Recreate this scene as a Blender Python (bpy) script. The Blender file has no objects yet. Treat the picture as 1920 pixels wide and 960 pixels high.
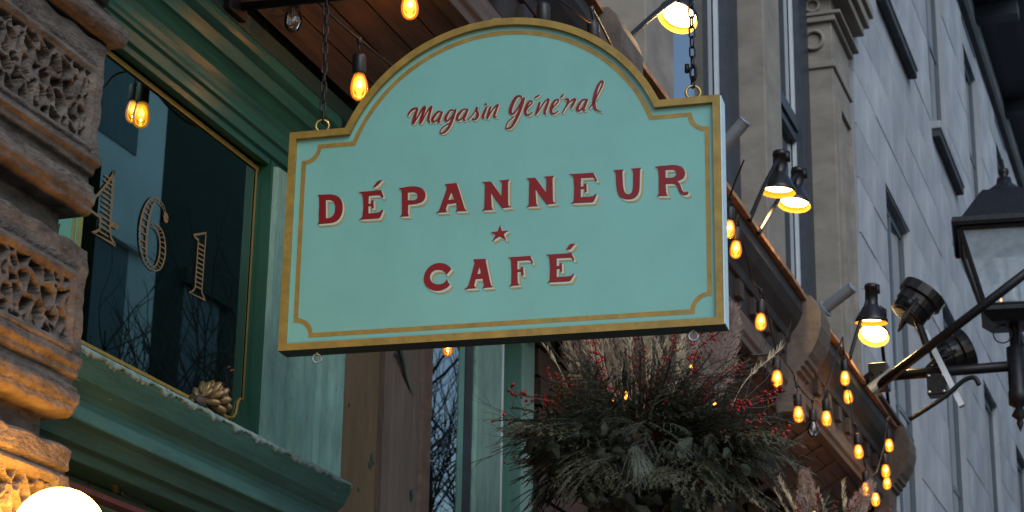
import bpy, bmesh, math, random
import numpy as np
from mathutils import Vector, Matrix
from mathutils.geometry import tessellate_polygon

random.seed(7); RNG = np.random.default_rng(7)
SC = bpy.context.scene
COL = SC.collection
rad = math.radians

# ------------------------------------------------------------------ camera
# world: +X runs away along the shop fronts, +Y is into the shops, +Z is up; eye level 1.6 m
YAW, PITCH, ROLL, FPX = rad(19.72), rad(18.67), rad(-0.93), 3811.0
_fw = Vector((math.cos(PITCH) * math.cos(YAW), math.cos(PITCH) * math.sin(YAW), math.sin(PITCH)))
_r = Vector((math.sin(YAW), -math.cos(YAW), 0)); _d = _fw.cross(_r)
_rt = _r * math.cos(ROLL) + _d * math.sin(ROLL)
_dn = -_r * math.sin(ROLL) + _d * math.cos(ROLL)
EYE = Vector((0, 0, 1.6))
cd = bpy.data.cameras.new('camera'); cam = bpy.data.objects.new('camera', cd); COL.objects.link(cam)
cam.matrix_world = Matrix(((_rt.x, -_dn.x, -_fw.x, EYE.x), (_rt.y, -_dn.y, -_fw.y, EYE.y), (_rt.z, -_dn.z, -_fw.z, EYE.z), (0, 0, 0, 1)))
cd.sensor_width = 36; cd.lens = FPX / 1920 * 36; cd.clip_start = 0.05; cd.clip_end = 2000
cd.dof.use_dof = True; cd.dof.focus_distance = 5.05; cd.dof.aperture_fstop = 13
SC.camera = cam

# ------------------------------------------------------------------ sky, sun, exposure
SUN_EL, SUN_AZ = rad(38), rad(222)          # the azimuth points from the scene towards the sun: behind the eye, street side
w = bpy.data.worlds.new('World'); SC.world = w; w.use_nodes = True
nt = w.node_tree; nt.nodes.clear()
sky = nt.nodes.new('ShaderNodeTexSky'); sky.sky_type = 'NISHITA'; sky.sun_disc = False
sky.sun_elevation = SUN_EL; sky.sun_rotation = math.pi / 2 - SUN_AZ
sky.air_density = 1.4; sky.dust_density = 1.0; sky.ozone_density = 3.0
bg = nt.nodes.new('ShaderNodeBackground'); bg.inputs['Strength'].default_value = 0.105
wo = nt.nodes.new('ShaderNodeOutputWorld')
nt.links.new(sky.outputs[0], bg.inputs[0]); nt.links.new(bg.outputs[0], wo.inputs[0])
sd = bpy.data.lights.new('sun', 'SUN'); sd.energy = 0.85; sd.angle = rad(40); sd.color = (0.92, 0.96, 1.0)
sun = bpy.data.objects.new('sun', sd); COL.objects.link(sun)
sdir = Vector((math.cos(SUN_EL) * math.cos(SUN_AZ), math.cos(SUN_EL) * math.sin(SUN_AZ), math.sin(SUN_EL)))
sun.rotation_euler = sdir.to_track_quat('Z', 'Y').to_euler(); sun.location = sdir * 60
SC.view_settings.view_transform = 'Standard'; SC.view_settings.look = 'None'
SC.view_settings.gamma = 1; SC.view_settings.exposure = 0.50; SC.view_settings.use_curve_mapping = False
SC.render.engine = 'CYCLES'
SC.cycles.use_denoising = True; SC.cycles.max_bounces = 8; SC.cycles.transparent_max_bounces = 16
SC.cycles.sample_clamp_indirect = 4.0; SC.cycles.caustics_reflective = False; SC.cycles.caustics_refractive = False

def ray(u, v): return _fw + _rt * ((u - 960) / FPX) + _dn * ((v - 480) / FPX)
def at(u, v, Y):
    q = ray(u, v); return EYE + q * (Y / q.y)
def atX(u, v, X):
    q = ray(u, v); return EYE + q * (X / q.x)

# ------------------------------------------------------------------ materials
M = {}
def mat(name, base, rough=0.6, metal=0.0, var=0.2, scale=6.0, stretch=(1, 1, 1), bump=0.15, bscale=60.0, chips=None, rnd=0.0, second=None, spec=0.5, bdist=0.004):
    m = bpy.data.materials.new(name); m.use_nodes = True; n = m.node_tree.nodes; L = m.node_tree.links
    b = n['Principled BSDF']; b.inputs['Roughness'].default_value = rough; b.inputs['Metallic'].default_value = metal
    b.inputs['Specular IOR Level'].default_value = spec
    tc = n.new('ShaderNodeTexCoord'); mp = n.new('ShaderNodeMapping'); mp.inputs['Scale'].default_value = stretch
    L.new(tc.outputs['Object'], mp.inputs[0])
    no = n.new('ShaderNodeTexNoise'); no.inputs['Scale'].default_value = scale; no.inputs['Detail'].default_value = 7; no.inputs['Roughness'].default_value = 0.65
    L.new(mp.outputs[0], no.inputs['Vector'])
    rp = n.new('ShaderNodeValToRGB'); rp.color_ramp.elements[0].position = 0.3; rp.color_ramp.elements[1].position = 0.7
    lo = [c * (1 - var) for c in base]; hi = list(second) if second else [min(1, c * (1 + var)) for c in base]
    rp.color_ramp.elements[0].color = (*lo, 1); rp.color_ramp.elements[1].color = (*hi, 1)
    L.new(no.outputs[0], rp.inputs[0]); out = rp.outputs[0]
    if chips:
        cc, th, cs = chips
        n2 = n.new('ShaderNodeTexNoise'); n2.inputs['Scale'].default_value = cs; n2.inputs['Detail'].default_value = 9; n2.inputs['Roughness'].default_value = 0.7
        L.new(mp.outputs[0], n2.inputs['Vector'])
        r2 = n.new('ShaderNodeValToRGB'); r2.color_ramp.elements[0].position = th; r2.color_ramp.elements[1].position = th + 0.03
        L.new(n2.outputs[0], r2.inputs[0])
        mx = n.new('ShaderNodeMix'); mx.data_type = 'RGBA'; L.new(r2.outputs[0], mx.inputs['Factor']); L.new(out, mx.inputs[6]); mx.inputs[7].default_value = (*cc, 1)
        out = mx.outputs[2]
    if rnd:
        oi = n.new('ShaderNodeObjectInfo'); mr = n.new('ShaderNodeMapRange'); mr.inputs[3].default_value = 1 - rnd; mr.inputs[4].default_value = 1 + rnd
        L.new(oi.outputs['Random'], mr.inputs[0])
        vm = n.new('ShaderNodeVectorMath'); vm.operation = 'SCALE'; L.new(out, vm.inputs[0]); L.new(mr.outputs[0], vm.inputs['Scale']); out = vm.outputs[0]
    L.new(out, b.inputs['Base Color'])
    if bump:
        n3 = n.new('ShaderNodeTexNoise'); n3.inputs['Scale'].default_value = bscale; n3.inputs['Detail'].default_value = 6; L.new(mp.outputs[0], n3.inputs['Vector'])
        bp = n.new('ShaderNodeBump'); bp.inputs['Strength'].default_value = bump; bp.inputs['Distance'].default_value = bdist
        L.new(n3.outputs[0], bp.inputs['Height']); L.new(bp.outputs[0], b.inputs['Normal'])
    M[name] = m; return m
def emit(name, col, strength):
    m = bpy.data.materials.new(name); m.use_nodes = True; n = m.node_tree.nodes; n.clear()
    e = n.new('ShaderNodeEmission'); e.inputs[0].default_value = (*col, 1); e.inputs[1].default_value = strength
    o = n.new('ShaderNodeOutputMaterial'); m.node_tree.links.new(e.outputs[0], o.inputs[0]); M[name] = m; return m
def clear_glass(name, tint, ior=1.5, gain=1.0, base=0.0, glow=None, rough=0.0, refl=(0.8, 0.8, 0.8)):
    m = bpy.data.materials.new(name); m.use_nodes = True; n = m.node_tree.nodes; L = m.node_tree.links; n.clear()
    t = n.new('ShaderNodeBsdfTransparent'); t.inputs[0].default_value = (*tint, 1)
    g = n.new('ShaderNodeBsdfGlossy'); g.inputs['Roughness'].default_value = rough; g.inputs[0].default_value = (*refl, 1)
    fr = n.new('ShaderNodeFresnel'); fr.inputs[0].default_value = ior
    ma = n.new('ShaderNodeMath'); ma.operation = 'MULTIPLY_ADD'; ma.use_clamp = True; ma.inputs[1].default_value = gain; ma.inputs[2].default_value = base
    L.new(fr.outputs[0], ma.inputs[0])
    mx = n.new('ShaderNodeMixShader'); L.new(ma.outputs[0], mx.inputs[0]); L.new(t.outputs[0], mx.inputs[1]); L.new(g.outputs[0], mx.inputs[2])
    out = mx.outputs[0]
    if glow:
        e = n.new('ShaderNodeEmission'); e.inputs[0].default_value = (*glow[0], 1); e.inputs[1].default_value = glow[1]
        ad = n.new('ShaderNodeAddShader'); L.new(out, ad.inputs[0]); L.new(e.outputs[0], ad.inputs[1]); out = ad.outputs[0]
    o = n.new('ShaderNodeOutputMaterial'); L.new(out, o.inputs[0]); M[name] = m; return m

mat('sign_teal', (0.19, 0.455, 0.415), 0.42, var=0.07, scale=5, bump=0.08, bscale=50, chips=((0.11, 0.25, 0.22), 0.745, 42), stretch=(1, 1, 0.8))
mat('gold_paint', (0.33, 0.215, 0.045), 0.42, metal=0.15, var=0.25, scale=30, bump=0.15, bscale=150)
mat('sky_lit_edge', (0.62, 0.78, 0.82), 0.3, var=0.12, scale=20)
mat('letter_red', (0.215, 0.003, 0.004), 0.45, var=0.12, scale=60, bump=0)
mat('letter_dark', (0.02, 0.006, 0.012), 0.5, var=0.1, bump=0)
mat('letter_pale', (0.48, 0.58, 0.50), 0.5, var=0.1, bump=0)
mat('letter_gold', (0.40, 0.30, 0.11), 0.5, var=0.15, scale=60, bump=0)
mat('numeral_gold', (0.22, 0.135, 0.055), 0.5, var=0.15, scale=60, bump=0)
mat('paint_crust', (0.19, 0.265, 0.24), 0.7, var=0.3, scale=25, bump=0.8, bscale=60, chips=((0.10, 0.18, 0.155), 0.53, 34))
mat('black_iron', (0.018, 0.018, 0.02), 0.42, metal=0.6, var=0.4, scale=40, bump=0.3, bscale=120)
mat('dark_rubber', (0.014, 0.013, 0.014), 0.45, var=0.2, bump=0.05)
mat('brass', (0.42, 0.28, 0.09), 0.35, metal=0.8, var=0.3, scale=60)
mat('steel', (0.45, 0.47, 0.5), 0.3, metal=0.9, var=0.15)
mat('galvanised', (0.28, 0.31, 0.34), 0.5, metal=0.5, var=0.15, scale=12)
mat('pier_stone', (0.115, 0.094, 0.083), 0.95, var=0.5, scale=14, stretch=(1, 1, 2.0), bump=0.9, bscale=60, bdist=0.009, spec=0.2, second=(0.195, 0.16, 0.135))
mat('green_gloss', (0.020, 0.100, 0.070), 0.34, var=0.35, scale=6, stretch=(0.4, 4, 4), bump=0.18, bscale=22, bdist=0.005, chips=((0.07, 0.10, 0.05), 0.70, 16), spec=0.4)
mat('green_sill', (0.042, 0.112, 0.092), 0.5, var=0.3, scale=7, stretch=(0.6, 4, 4), bump=0.4, bscale=45, chips=((0.32, 0.40, 0.38), 0.665, 22))
mat('green_pilaster', (0.185, 0.355, 0.295), 0.6, var=0.28, scale=9, stretch=(3, 3, 0.8), bump=0.9, bscale=40, chips=((0.04, 0.075, 0.06), 0.635, 30))
mat('green_frame', (0.13, 0.28, 0.24), 0.45, var=0.15, scale=6, stretch=(4, 4, 0.6), bump=0.2)
mat('green_dark', (0.018, 0.045, 0.030), 0.45, var=0.2, scale=6, bump=0.2)
mat('green_jamb', (0.012, 0.082, 0.052), 0.5, var=0.12, scale=4, bump=0.1)
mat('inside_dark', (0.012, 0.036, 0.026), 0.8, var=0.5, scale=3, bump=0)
mat('inside_green', (0.10, 0.16, 0.09), 0.7, var=0.25, scale=4)
mat('tan_board', (0.110, 0.072, 0.034), 0.7, var=0.25, scale=5, stretch=(3, 3, 0.6), bump=0.4, chips=((0.015, 0.01, 0.01), 0.74, 11))
mat('mauve_stone', (0.088, 0.066, 0.052), 0.85, var=0.25, scale=6, stretch=(4, 4, 0.5), bump=0.8, bscale=24)
mat('rust_edge', (0.078, 0.048, 0.034), 0.8, var=0.4, scale=18, bump=0.6)
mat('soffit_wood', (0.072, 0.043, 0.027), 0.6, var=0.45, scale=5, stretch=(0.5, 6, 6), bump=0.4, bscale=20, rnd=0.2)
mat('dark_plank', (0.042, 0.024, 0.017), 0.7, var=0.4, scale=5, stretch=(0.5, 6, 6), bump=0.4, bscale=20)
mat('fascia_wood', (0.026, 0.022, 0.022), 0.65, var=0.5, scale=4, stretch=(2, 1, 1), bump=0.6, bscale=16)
mat('weathered_wood', (0.085, 0.071, 0.064), 0.8, var=0.35, scale=6, stretch=(0.5, 5, 5), bump=0.7, bscale=20)
mat('corbel_wood', (0.125, 0.098, 0.080), 0.8, var=0.35, scale=9, bump=0.7, bscale=24)
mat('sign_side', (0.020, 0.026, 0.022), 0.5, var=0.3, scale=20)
mat('copper_flashing', (0.40, 0.20, 0.09), 0.5, metal=0.3, var=0.4, scale=14, bump=0.7, bscale=18)
mat('upper_stone', (0.255, 0.226, 0.195), 0.9, var=0.2, scale=3, stretch=(1, 1, 1.8), bump=0.6, bscale=14, second=(0.33, 0.30, 0.26))
mat('upper_joinery', (0.035, 0.045, 0.06), 0.45, var=0.3, scale=8)
mat('sash_grey', (0.10, 0.125, 0.155), 0.5, var=0.15)
mat('lit_trim', (0.62, 0.68, 0.74), 0.4, var=0.08)  # white that carries sky light on frame edges and metal in its colour
mat('curtain', (0.17, 0.195, 0.22), 0.8, var=0.12, scale=6, stretch=(6, 6, 0.3))
mat('grey_ashlar', (0.335, 0.375, 0.435), 0.9, var=0.20, scale=1.8, stretch=(1.6, 1, 0.3), bump=0.7, bscale=6, rnd=0.11, bdist=0.02, second=(0.50, 0.52, 0.55))
mat('mortar', (0.15, 0.15, 0.155), 0.95, var=0.2, bump=0.4)
mat('dark_ledge', (0.05, 0.055, 0.065), 0.8, var=0.3, scale=2)
mat('eave_metal', (0.03, 0.038, 0.052), 0.5, metal=0.3, var=0.25, scale=1, stretch=(1, 3, 3))
mat('lamp_shade', (0.02, 0.018, 0.019), 0.32, metal=0.4, var=0.3, scale=20, bump=0.05)
mat('shade_inside', (0.75, 0.36, 0.03), 0.35, metal=0.3, var=0.1)
mat('gold_cone', (0.20, 0.12, 0.045), 0.4, metal=0.5, var=0.5, scale=60, bump=0.4)
mat('asphalt', (0.05, 0.05, 0.052), 0.9, var=0.2, scale=3)
mat('pavement', (0.22, 0.215, 0.21), 0.9, var=0.15, scale=2)
mat('far_stone', (0.78, 0.80, 0.80), 0.9, var=0.15, scale=0.6)
mat('far_brick', (0.03, 0.04, 0.03), 0.9, var=0.3, scale=1)
mat('bark', (0.05, 0.042, 0.037), 0.9, var=0.3, scale=12)
mat('fir', (0.052, 0.062, 0.042), 0.6, var=0.4, scale=9, bump=0, rnd=0.4)
mat('cedar', (0.060, 0.060, 0.032), 0.6, var=0.4, scale=9, bump=0, rnd=0.4)
mat('pine_needle', (0.105, 0.12, 0.088), 0.5, var=0.3, scale=9, bump=0, rnd=0.2)
mat('ivy', (0.040, 0.047, 0.034), 0.75, var=0.45, scale=14, bump=0.1, rnd=0.5, spec=0.25)
mat('straw', (0.44, 0.36, 0.24), 0.7, var=0.3, scale=20, bump=0, rnd=0.25)
mat('plume', (0.40, 0.305, 0.27), 0.85, var=0.25, scale=20, bump=0, rnd=0.15)
mat('twig', (0.09, 0.06, 0.052), 0.8, var=0.3, scale=20, bump=0)
mat('red_twig', (0.12, 0.03, 0.03), 0.6, var=0.3, scale=20, bump=0)
mat('berry', (0.36, 0.008, 0.008), 0.28, var=0.3, scale=20, bump=0, rnd=0.3)
mat('hydrangea', (0.16, 0.095, 0.045), 0.8, var=0.5, scale=30, bump=0.1)
mat('moss', (0.018, 0.02, 0.014), 0.95, var=0.5, scale=20, bump=1, bscale=30)
emit('filament', (1.0, 0.62, 0.16), 16)
emit('filament_core', (1.0, 0.50, 0.09), 5.0)
emit('lamp_disc', (1.0, 0.72, 0.32), 10)
emit('globe_light', (1.0, 0.43, 0.06), 34)
emit('fairy_light', (1.0, 0.42, 0.06), 3.5)
clear_glass('bulb_halo', (1, 1, 1), 1.0, 0.0, 0.0, glow=((1.0, 0.42, 0.045), 0.85))
clear_glass('window_glass', (0.62, 0.74, 0.68), 1.5, 5.2, 0.10, refl=(0.58, 0.88, 0.76))
clear_glass('side_glass', (0.5, 0.6, 0.58), 1.5, 2.6, 0.06, refl=(0.75, 0.82, 0.84))
clear_glass('far_glass', (0.10, 0.13, 0.17), 1.5, 1.6, 0.30, rough=0.05, refl=(0.70, 0.72, 0.74))
def frosted(name, col, fac):
    m = bpy.data.materials.new(name); m.use_nodes = True; n = m.node_tree.nodes; L = m.node_tree.links; n.clear()
    t = n.new('ShaderNodeBsdfTransparent'); d = n.new('ShaderNodeBsdfDiffuse'); d.inputs[0].default_value = (*col, 1)
    no = n.new('ShaderNodeTexNoise'); no.inputs['Scale'].default_value = 9; no.inputs['Detail'].default_value = 5
    mr = n.new('ShaderNodeMapRange'); mr.inputs[3].default_value = fac * 0.6; mr.inputs[4].default_value = fac * 1.4; L.new(no.outputs[0], mr.inputs[0])
    mx = n.new('ShaderNodeMixShader'); L.new(mr.outputs[0], mx.inputs[0]); L.new(t.outputs[0], mx.inputs[1]); L.new(d.outputs[0], mx.inputs[2])
    o = n.new('ShaderNodeOutputMaterial'); L.new(mx.outputs[0], o.inputs[0]); M[name] = m
frosted('lantern_glass', (0.58, 0.70, 0.80), 0.48)
clear_glass('bulb_lit', (1.0, 0.66, 0.28), 1.45, 1.7, 0.04, glow=((1.0, 0.30, 0.03), 0.20))
clear_glass('bulb_unlit', (0.93, 0.94, 0.96), 1.45, 1.3, 0.05)

# ------------------------------------------------------------------ mesh helpers
BASE = {}
class MB:
    """collects shapes; build() links them as one mesh object"""
    def __init__(s): s.v = []; s.f = []
    def add(s, vs, fs):
        o = len(s.v); s.v += [tuple(v) for v in vs]; s.f += [tuple(i + o for i in f) for f in fs]; return s
    def box(s, x0, x1, y0, y1, z0, z1):
        return s.add([(x0, y0, z0), (x1, y0, z0), (x1, y1, z0), (x0, y1, z0), (x0, y0, z1), (x1, y0, z1), (x1, y1, z1), (x0, y1, z1)],
                     [(0, 3, 2, 1), (4, 5, 6, 7), (0, 1, 5, 4), (1, 2, 6, 5), (2, 3, 7, 6), (3, 0, 4, 7)])
    def prism(s, poly, a, b, axis):
        """polygon extruded along an axis: axis x takes (y,z), axis z takes (x,y), axis y takes (x,z)"""
        n = len(poly)
        def P(p, t): return (t, p[0], p[1]) if axis == 'x' else ((p[0], p[1], t) if axis == 'z' else (p[0], t, p[1]))
        vs = [P(p, a) for p in poly] + [P(p, b) for p in poly]
        fs = [(i, (i + 1) % n, (i + 1) % n + n, i + n) for i in range(n)]
        for tri in tessellate_polygon([[Vector((p[0], p[1], 0)) for p in poly]]):
            fs.append(tuple(tri)); fs.append(tuple(i + n for i in tri))
        return s.add(vs, fs)
    def tube(s, pts, r, n=8, cap=True):
        pts = [Vector(p) for p in pts]; rs = r if isinstance(r, (list, tuple)) else [r] * len(pts)
        o = len(s.v); up = Vector((0.13, 0.21, 0.97)); vs = []; fs = []
        for i, p in enumerate(pts):
            t = (pts[min(i + 1, len(pts) - 1)] - pts[max(i - 1, 0)]).normalized()
            a = t.cross(up)
            if a.length < 1e-3: a = t.cross(Vector((1, 0, 0)))
            a.normalize(); b = t.cross(a); up = b.cross(t) if False else up
            for k in range(n):
                q = 2 * math.pi * k / n; vs.append(p + a * (rs[i] * math.cos(q)) + b * (rs[i] * math.sin(q)))
        for i in range(len(pts) - 1):
            for k in range(n):
                fs.append((i * n + k, i * n + (k + 1) % n, (i + 1) * n + (k + 1) % n, (i + 1) * n + k))
        if cap: fs.append(tuple(range(n - 1, -1, -1))); fs.append(tuple((len(pts) - 1) * n + k for k in range(n)))
        return s.add(vs, fs)
    def lathe(s, prof, origin=(0, 0, 0), n=20, mtx=None, phase=0.0):
        """profile of (r,z) turned round z"""
        o = Vector(origin); vs = []; fs = []
        for r, z in prof:
            for k in range(n):
                q = 2 * math.pi * k / n + phase; v = Vector((max(r, 1e-4) * math.cos(q), max(r, 1e-4) * math.sin(q), z))
                vs.append((mtx @ v if mtx else v) + o)
        for i in range(len(prof) - 1):
            for k in range(n): fs.append((i * n + k, i * n + (k + 1) % n, (i + 1) * n + (k + 1) % n, (i + 1) * n + k))
        return s.add(vs, fs)
    def torus(s, c, R, r, axis, n=20, m=8, sx=1.0, sz=1.0):
        """ring in the plane normal to axis (a matrix turns z to the axis)"""
        mt = Vector(axis).to_track_quat('Z', 'Y').to_matrix() if not isinstance(axis, Matrix) else axis
        vs = []; fs = []
        for i in range(n):
            a = 2 * math.pi * i / n
            for j in range(m):
                b = 2 * math.pi * j / m
                v = Vector(((R + r * math.cos(b)) * math.cos(a) * sx, (R + r * math.cos(b)) * math.sin(a) * sz, r * math.sin(b)))
                vs.append(mt @ v + Vector(c))
        for i in range(n):
            for j in range(m): fs.append((i * m + j, ((i + 1) % n) * m + j, ((i + 1) % n) * m + (j + 1) % m, i * m + (j + 1) % m))
        return s.add(vs, fs)
    def mesh(s, name, material, smooth=False, off=None):
        me = bpy.data.meshes.new(name); o = off or Vector((0, 0, 0))
        me.from_pydata([(v[0] - o[0], v[1] - o[1], v[2] - o[2]) for v in s.v], [], s.f)
        if material: me.materials.append(M[material])
        me.update()
        bm = bmesh.new(); bm.from_mesh(me); bmesh.ops.recalc_face_normals(bm, faces=bm.faces); bm.to_mesh(me); bm.free()
        if smooth: me.shade_smooth()
        return me
    def build(s, name, material, parent=None, smooth=False, bevel=0.0):
        off = BASE.get(parent.name) if parent else None
        o = bpy.data.objects.new(name, s.mesh(name, material, smooth, off)); COL.objects.link(o)
        if parent: o.parent = parent; BASE[o.name] = off
        if bevel:
            b = o.modifiers.new('edge', 'BEVEL'); b.width = bevel; b.segments = 2; b.limit_method = 'ANGLE'; b.angle_limit = rad(40)
        return o
def tag(o, label=None, cat=None, group=None, kind=None):
    if label: o['label'] = label
    if cat: o['category'] = cat
    if group: o['group'] = group
    if kind: o['kind'] = kind
    return o
def root(name, loc, label=None, cat=None, group=None, rotz=0.0, local=False):
    """Empty at a thing's base. local: parts are modelled in its own axes, else in world axes"""
    e = bpy.data.objects.new(name, None); COL.objects.link(e); e.location = loc; e.rotation_euler = (0, 0, rotz); e.empty_display_size = 0.1
    BASE[e.name] = Vector((0, 0, 0)) if local else Vector(loc)
    return tag(e, label, cat, group)
def place(name, me, parent, mtx=None):
    o = bpy.data.objects.new(name, me); COL.objects.link(o)
    if parent: o.parent = parent
    if mtx is not None: o.matrix_local = mtx
    return o
def copy_tree(o, parent=None):
    c = o.copy(); COL.objects.link(c); c.parent = parent
    for ch in list(o.children): copy_tree(ch, c)
    return c
def flat(loops, y, name, material, parent, thick=0.0):
    """flat lettering in the local XZ plane at depth y (front faces -y)"""
    vs = [v for l in loops for v in l]
    tris = tessellate_polygon([[Vector((p[0], p[1], 0)) for p in l] for l in loops])
    me = bpy.data.meshes.new(name); me.from_pydata([(p[0], y, p[1]) for p in vs], [], [tuple(t) for t in tris]); me.materials.append(M[material]); me.update()
    o = bpy.data.objects.new(name, me); COL.objects.link(o); o.parent = parent; return o
def smooth_path(pts, k=6):
    pts = [Vector(p) for p in pts]; out = []
    for i in range(len(pts) - 1):
        p0, p1, p2, p3 = pts[max(i - 1, 0)], pts[i], pts[i + 1], pts[min(i + 2, len(pts) - 1)]
        for j in range(k):
            t = j / k; out.append(0.5 * ((2 * p1) + (p2 - p0) * t + (2 * p0 - 5 * p1 + 4 * p2 - p3) * t * t + (3 * p1 - p0 - 3 * p2 + p3) * t ** 3))
    return out + [pts[-1]]

# ------------------------------------------------------------------ ground
g = MB().add([(-400, -400, -0.012), (400, -400, -0.012), (400, 400, -0.012), (-400, 400, -0.012)], [(0, 1, 2, 3)]).build('ground', 'asphalt'); tag(g, kind='structure')
g = MB().box(-30, 60, -6.6, 0.9, -0.01, 0.0).build('road', 'asphalt'); tag(g, kind='structure')
g = MB().box(-30, 60, 0.9, 2.6, -0.01, 0.13).build('pavement', 'pavement'); tag(g, kind='structure')
g = MB().box(-30, 60, -9.0, -6.6, -0.01, 0.13).build('pavement_far_side', 'pavement'); tag(g, kind='structure')

# ------------------------------------------------------------------ the cafe building
cafe = root('cafe_building', (3.2, 2.6, 0.0), 'old stone cafe building with green painted shopfront under a dark timber cornice', 'building')

# --- carved stone pier: every block is a relief surface with a wormed panel
def stone_block(x0, x1, z0, z1, panel=None, grooves=(), seed=1, y=2.20):
    rg = np.random.default_rng(seed); nx, nz = (270, int((z1 - z0) / 0.0023)) if panel and z0 > 2 else (120, int((z1 - z0) / 0.006))
    X = np.linspace(x0, x1, nx); Z = np.linspace(z0, z1, nz); XX, ZZ = np.meshgrid(X, Z)
    H = np.zeros_like(XX)
    for k in range(9):                                   # weathered, bedded face
        fx, fz = rg.uniform(4, 22), rg.uniform(20, 120); ph = rg.uniform(0, 6.3, 2)
        H += np.sin(XX * fx + ph[0] + 2 * np.sin(XX * 7 + ph[1])) * np.sin(ZZ * fz + ph[1] + 1.5 * np.sin(XX * fx * 0.8)) * 0.0007
    for gz, gw, gd in grooves: H += gd * np.exp(-((ZZ - gz) / gw) ** 8)
    if panel:
        a, b, c, d = panel; s = 0.040; pts = []
        for i in range(int((b - a) / s) + 3):
            for j in range(int((d - c) / s) + 3):
                pts.append((a + (i - 1 + rg.uniform(-0.42, 0.42) + 0.5 * (j % 2)) * s, c + (j - 1 + rg.uniform(-0.40, 0.40)) * s))
        pts = np.array(pts)
        wx = XX + 0.006 * np.sin(ZZ * 90 + 3 * np.sin(XX * 60)); wz = ZZ + 0.006 * np.sin(XX * 80 + 2 * np.sin(ZZ * 70))
        D = np.sqrt((wx[..., None] - pts[:, 0]) ** 2 + (wz[..., None] - pts[:, 1]) ** 2); D.sort(axis=-1)
        edge = D[..., 1] - D[..., 0]
        hole = np.clip((edge - 0.0075) / 0.0035, 0, 1); hole = hole * hole * (3 - 2 * hole)
        din = np.minimum(np.minimum(XX - a, b - XX), np.minimum(ZZ - c, d - ZZ))        # >0 inside the panel
        inside = np.clip(din / 0.006, 0, 1)
        H += inside * (-0.004 - 0.11 * hole + 0.004 * (1 - hole))
        lip = np.exp(-((din + 0.012) / 0.008) ** 2); H += 0.009 * lip
        H -= 0.004 * np.exp(-((din + 0.027) / 0.006) ** 2)
    e = np.minimum(np.minimum(x1 - XX, ZZ - z0), z1 - ZZ); e = e + 0.004 * np.sin(XX * 55 + seed) * np.sin(ZZ * 48)
    H -= 0.014 * np.clip(1 - e / 0.010, 0, 1.4) ** 2
    side = 0.0018 * np.sin(ZZ * 70 + seed) + 0.0012 * np.sin(ZZ * 190)
    XX = XX + side * np.clip((XX - x0) / (x1 - x0), 0, 1) ** 6
    vs = np.stack([XX, y - H, ZZ], -1).reshape(-1, 3).tolist(); fs = []
    for j in range(nz - 1):
        for i in range(nx - 1): fs.append((j * nx + i, j * nx + i + 1, (j + 1) * nx + i + 1, (j + 1) * nx + i))
    o = len(vs); ring = [i for i in range(nx)] + [j * nx + nx - 1 for j in range(1, nz)] + [(nz - 1) * nx + i for i in range(nx - 2, -1, -1)] + [j * nx for j in range(nz - 2, 0, -1)]
    for i in ring: vs.append([vs[i][0], y + 0.30, vs[i][2]])
    n = len(ring)
    for k in range(n): fs.append((ring[k], o + k, o + (k + 1) % n, ring[(k + 1) % n]))
    return MB().add(vs, fs)
pier = MB().box(2.86, 3.478, 2.262, 2.66, 0.13, 4.4).build('stone_pier', 'pier_stone', cafe)
for z0, z1, pan, gr, sd_ in (
        (3.043, 3.432, (2.95, 3.452, 3.190, 3.345), ((3.158, 0.010, 0.012), (3.118, 0.012, -0.014), (3.075, 0.014, 0.008)), 11),
        (2.603, 2.968, (2.95, 3.448, 2.748, 2.880), ((2.715, 0.012, 0.010), (2.676, 0.010, -0.012), (2.640, 0.012, 0.008)), 23),
        (2.165, 2.541, (2.95, 3.446, 2.300, 2.455), ((2.485, 0.006, -0.010), (2.27, 0.012, 0.01)), 31),
        (1.70, 2.12, (2.95, 3.446, 1.85, 1.99), (), 41),
        (3.53, 3.90, None, ((3.60, 0.02, 0.012), (3.72, 0.02, -0.012)), 51)):
    stone_block(2.9, 3.514, z0, z1, pan, gr, sd_).build('stone_block', 'pier_stone', pier, smooth=True)
pp = [(2.30, 3.436), (2.180, 3.436), (2.168, 3.444), (2.164, 3.458), (2.168, 3.474), (2.178, 3.482), (2.190, 3.486), (2.19, 3.50), (2.215, 3.508), (2.215, 3.527), (2.30, 3.527)]
MB().prism(pp, 2.86, 3.538, 'x').build('stone_ledge', 'pier_stone', pier, bevel=0.004)
sc_ = MB()
for k in range(26):                                       # scrolled volute above the ledge
    a = k * 0.42; r = 0.075 * math.exp(-k * 0.055); c = Vector((3.46 + 0.0 + r * math.cos(a), 2.155 - k * 0.0012, 3.60 + r * math.sin(a)))
    sc_.v.append(tuple(c))
vol = [Vector(p) for p in sc_.v]; sc_ = MB().tube(vol, [0.026 * math.exp(-i * 0.02) for i in range(len(vol))], 8)
sc_.build('scroll', 'pier_stone', pier, smooth=True)

# --- main shop window: head, cornice, sill, pane, lettering
swin = MB().box(3.50, 4.86, 2.494, 2.62, 3.694, 3.741).build('shop_window', 'green_frame', cafe)
MB().box(3.48, 4.85, 2.502, 2.506, 2.87, 3.694).build('pane', 'window_glass', swin)
MB().box(3.48, 4.83, 2.465, 2.62, 2.843, 2.872).build('bottom_rail', 'green_dark', swin)
MB().box(4.836, 4.8485, 2.462, 2.62, 2.842, 3.694).build('jamb', 'green_jamb', swin)
ln = MB().box(3.5, 4.83, 2.4988, 2.4996, 3.662, 3.676); ln.box(3.5, 4.735, 2.4988, 2.4996, 2.918, 2.927)
ln.tube([(4.735, 2.499, 2.922), (4.765, 2.499, 2.928), (4.782, 2.499, 2.945), (4.788, 2.499, 2.975), (4.802, 2.499, 2.990), (4.818, 2.499, 2.992)], 0.004, 5)
ln.box(4.814, 4.822, 2.4988, 2.4996, 2.99, 3.662)
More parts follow.
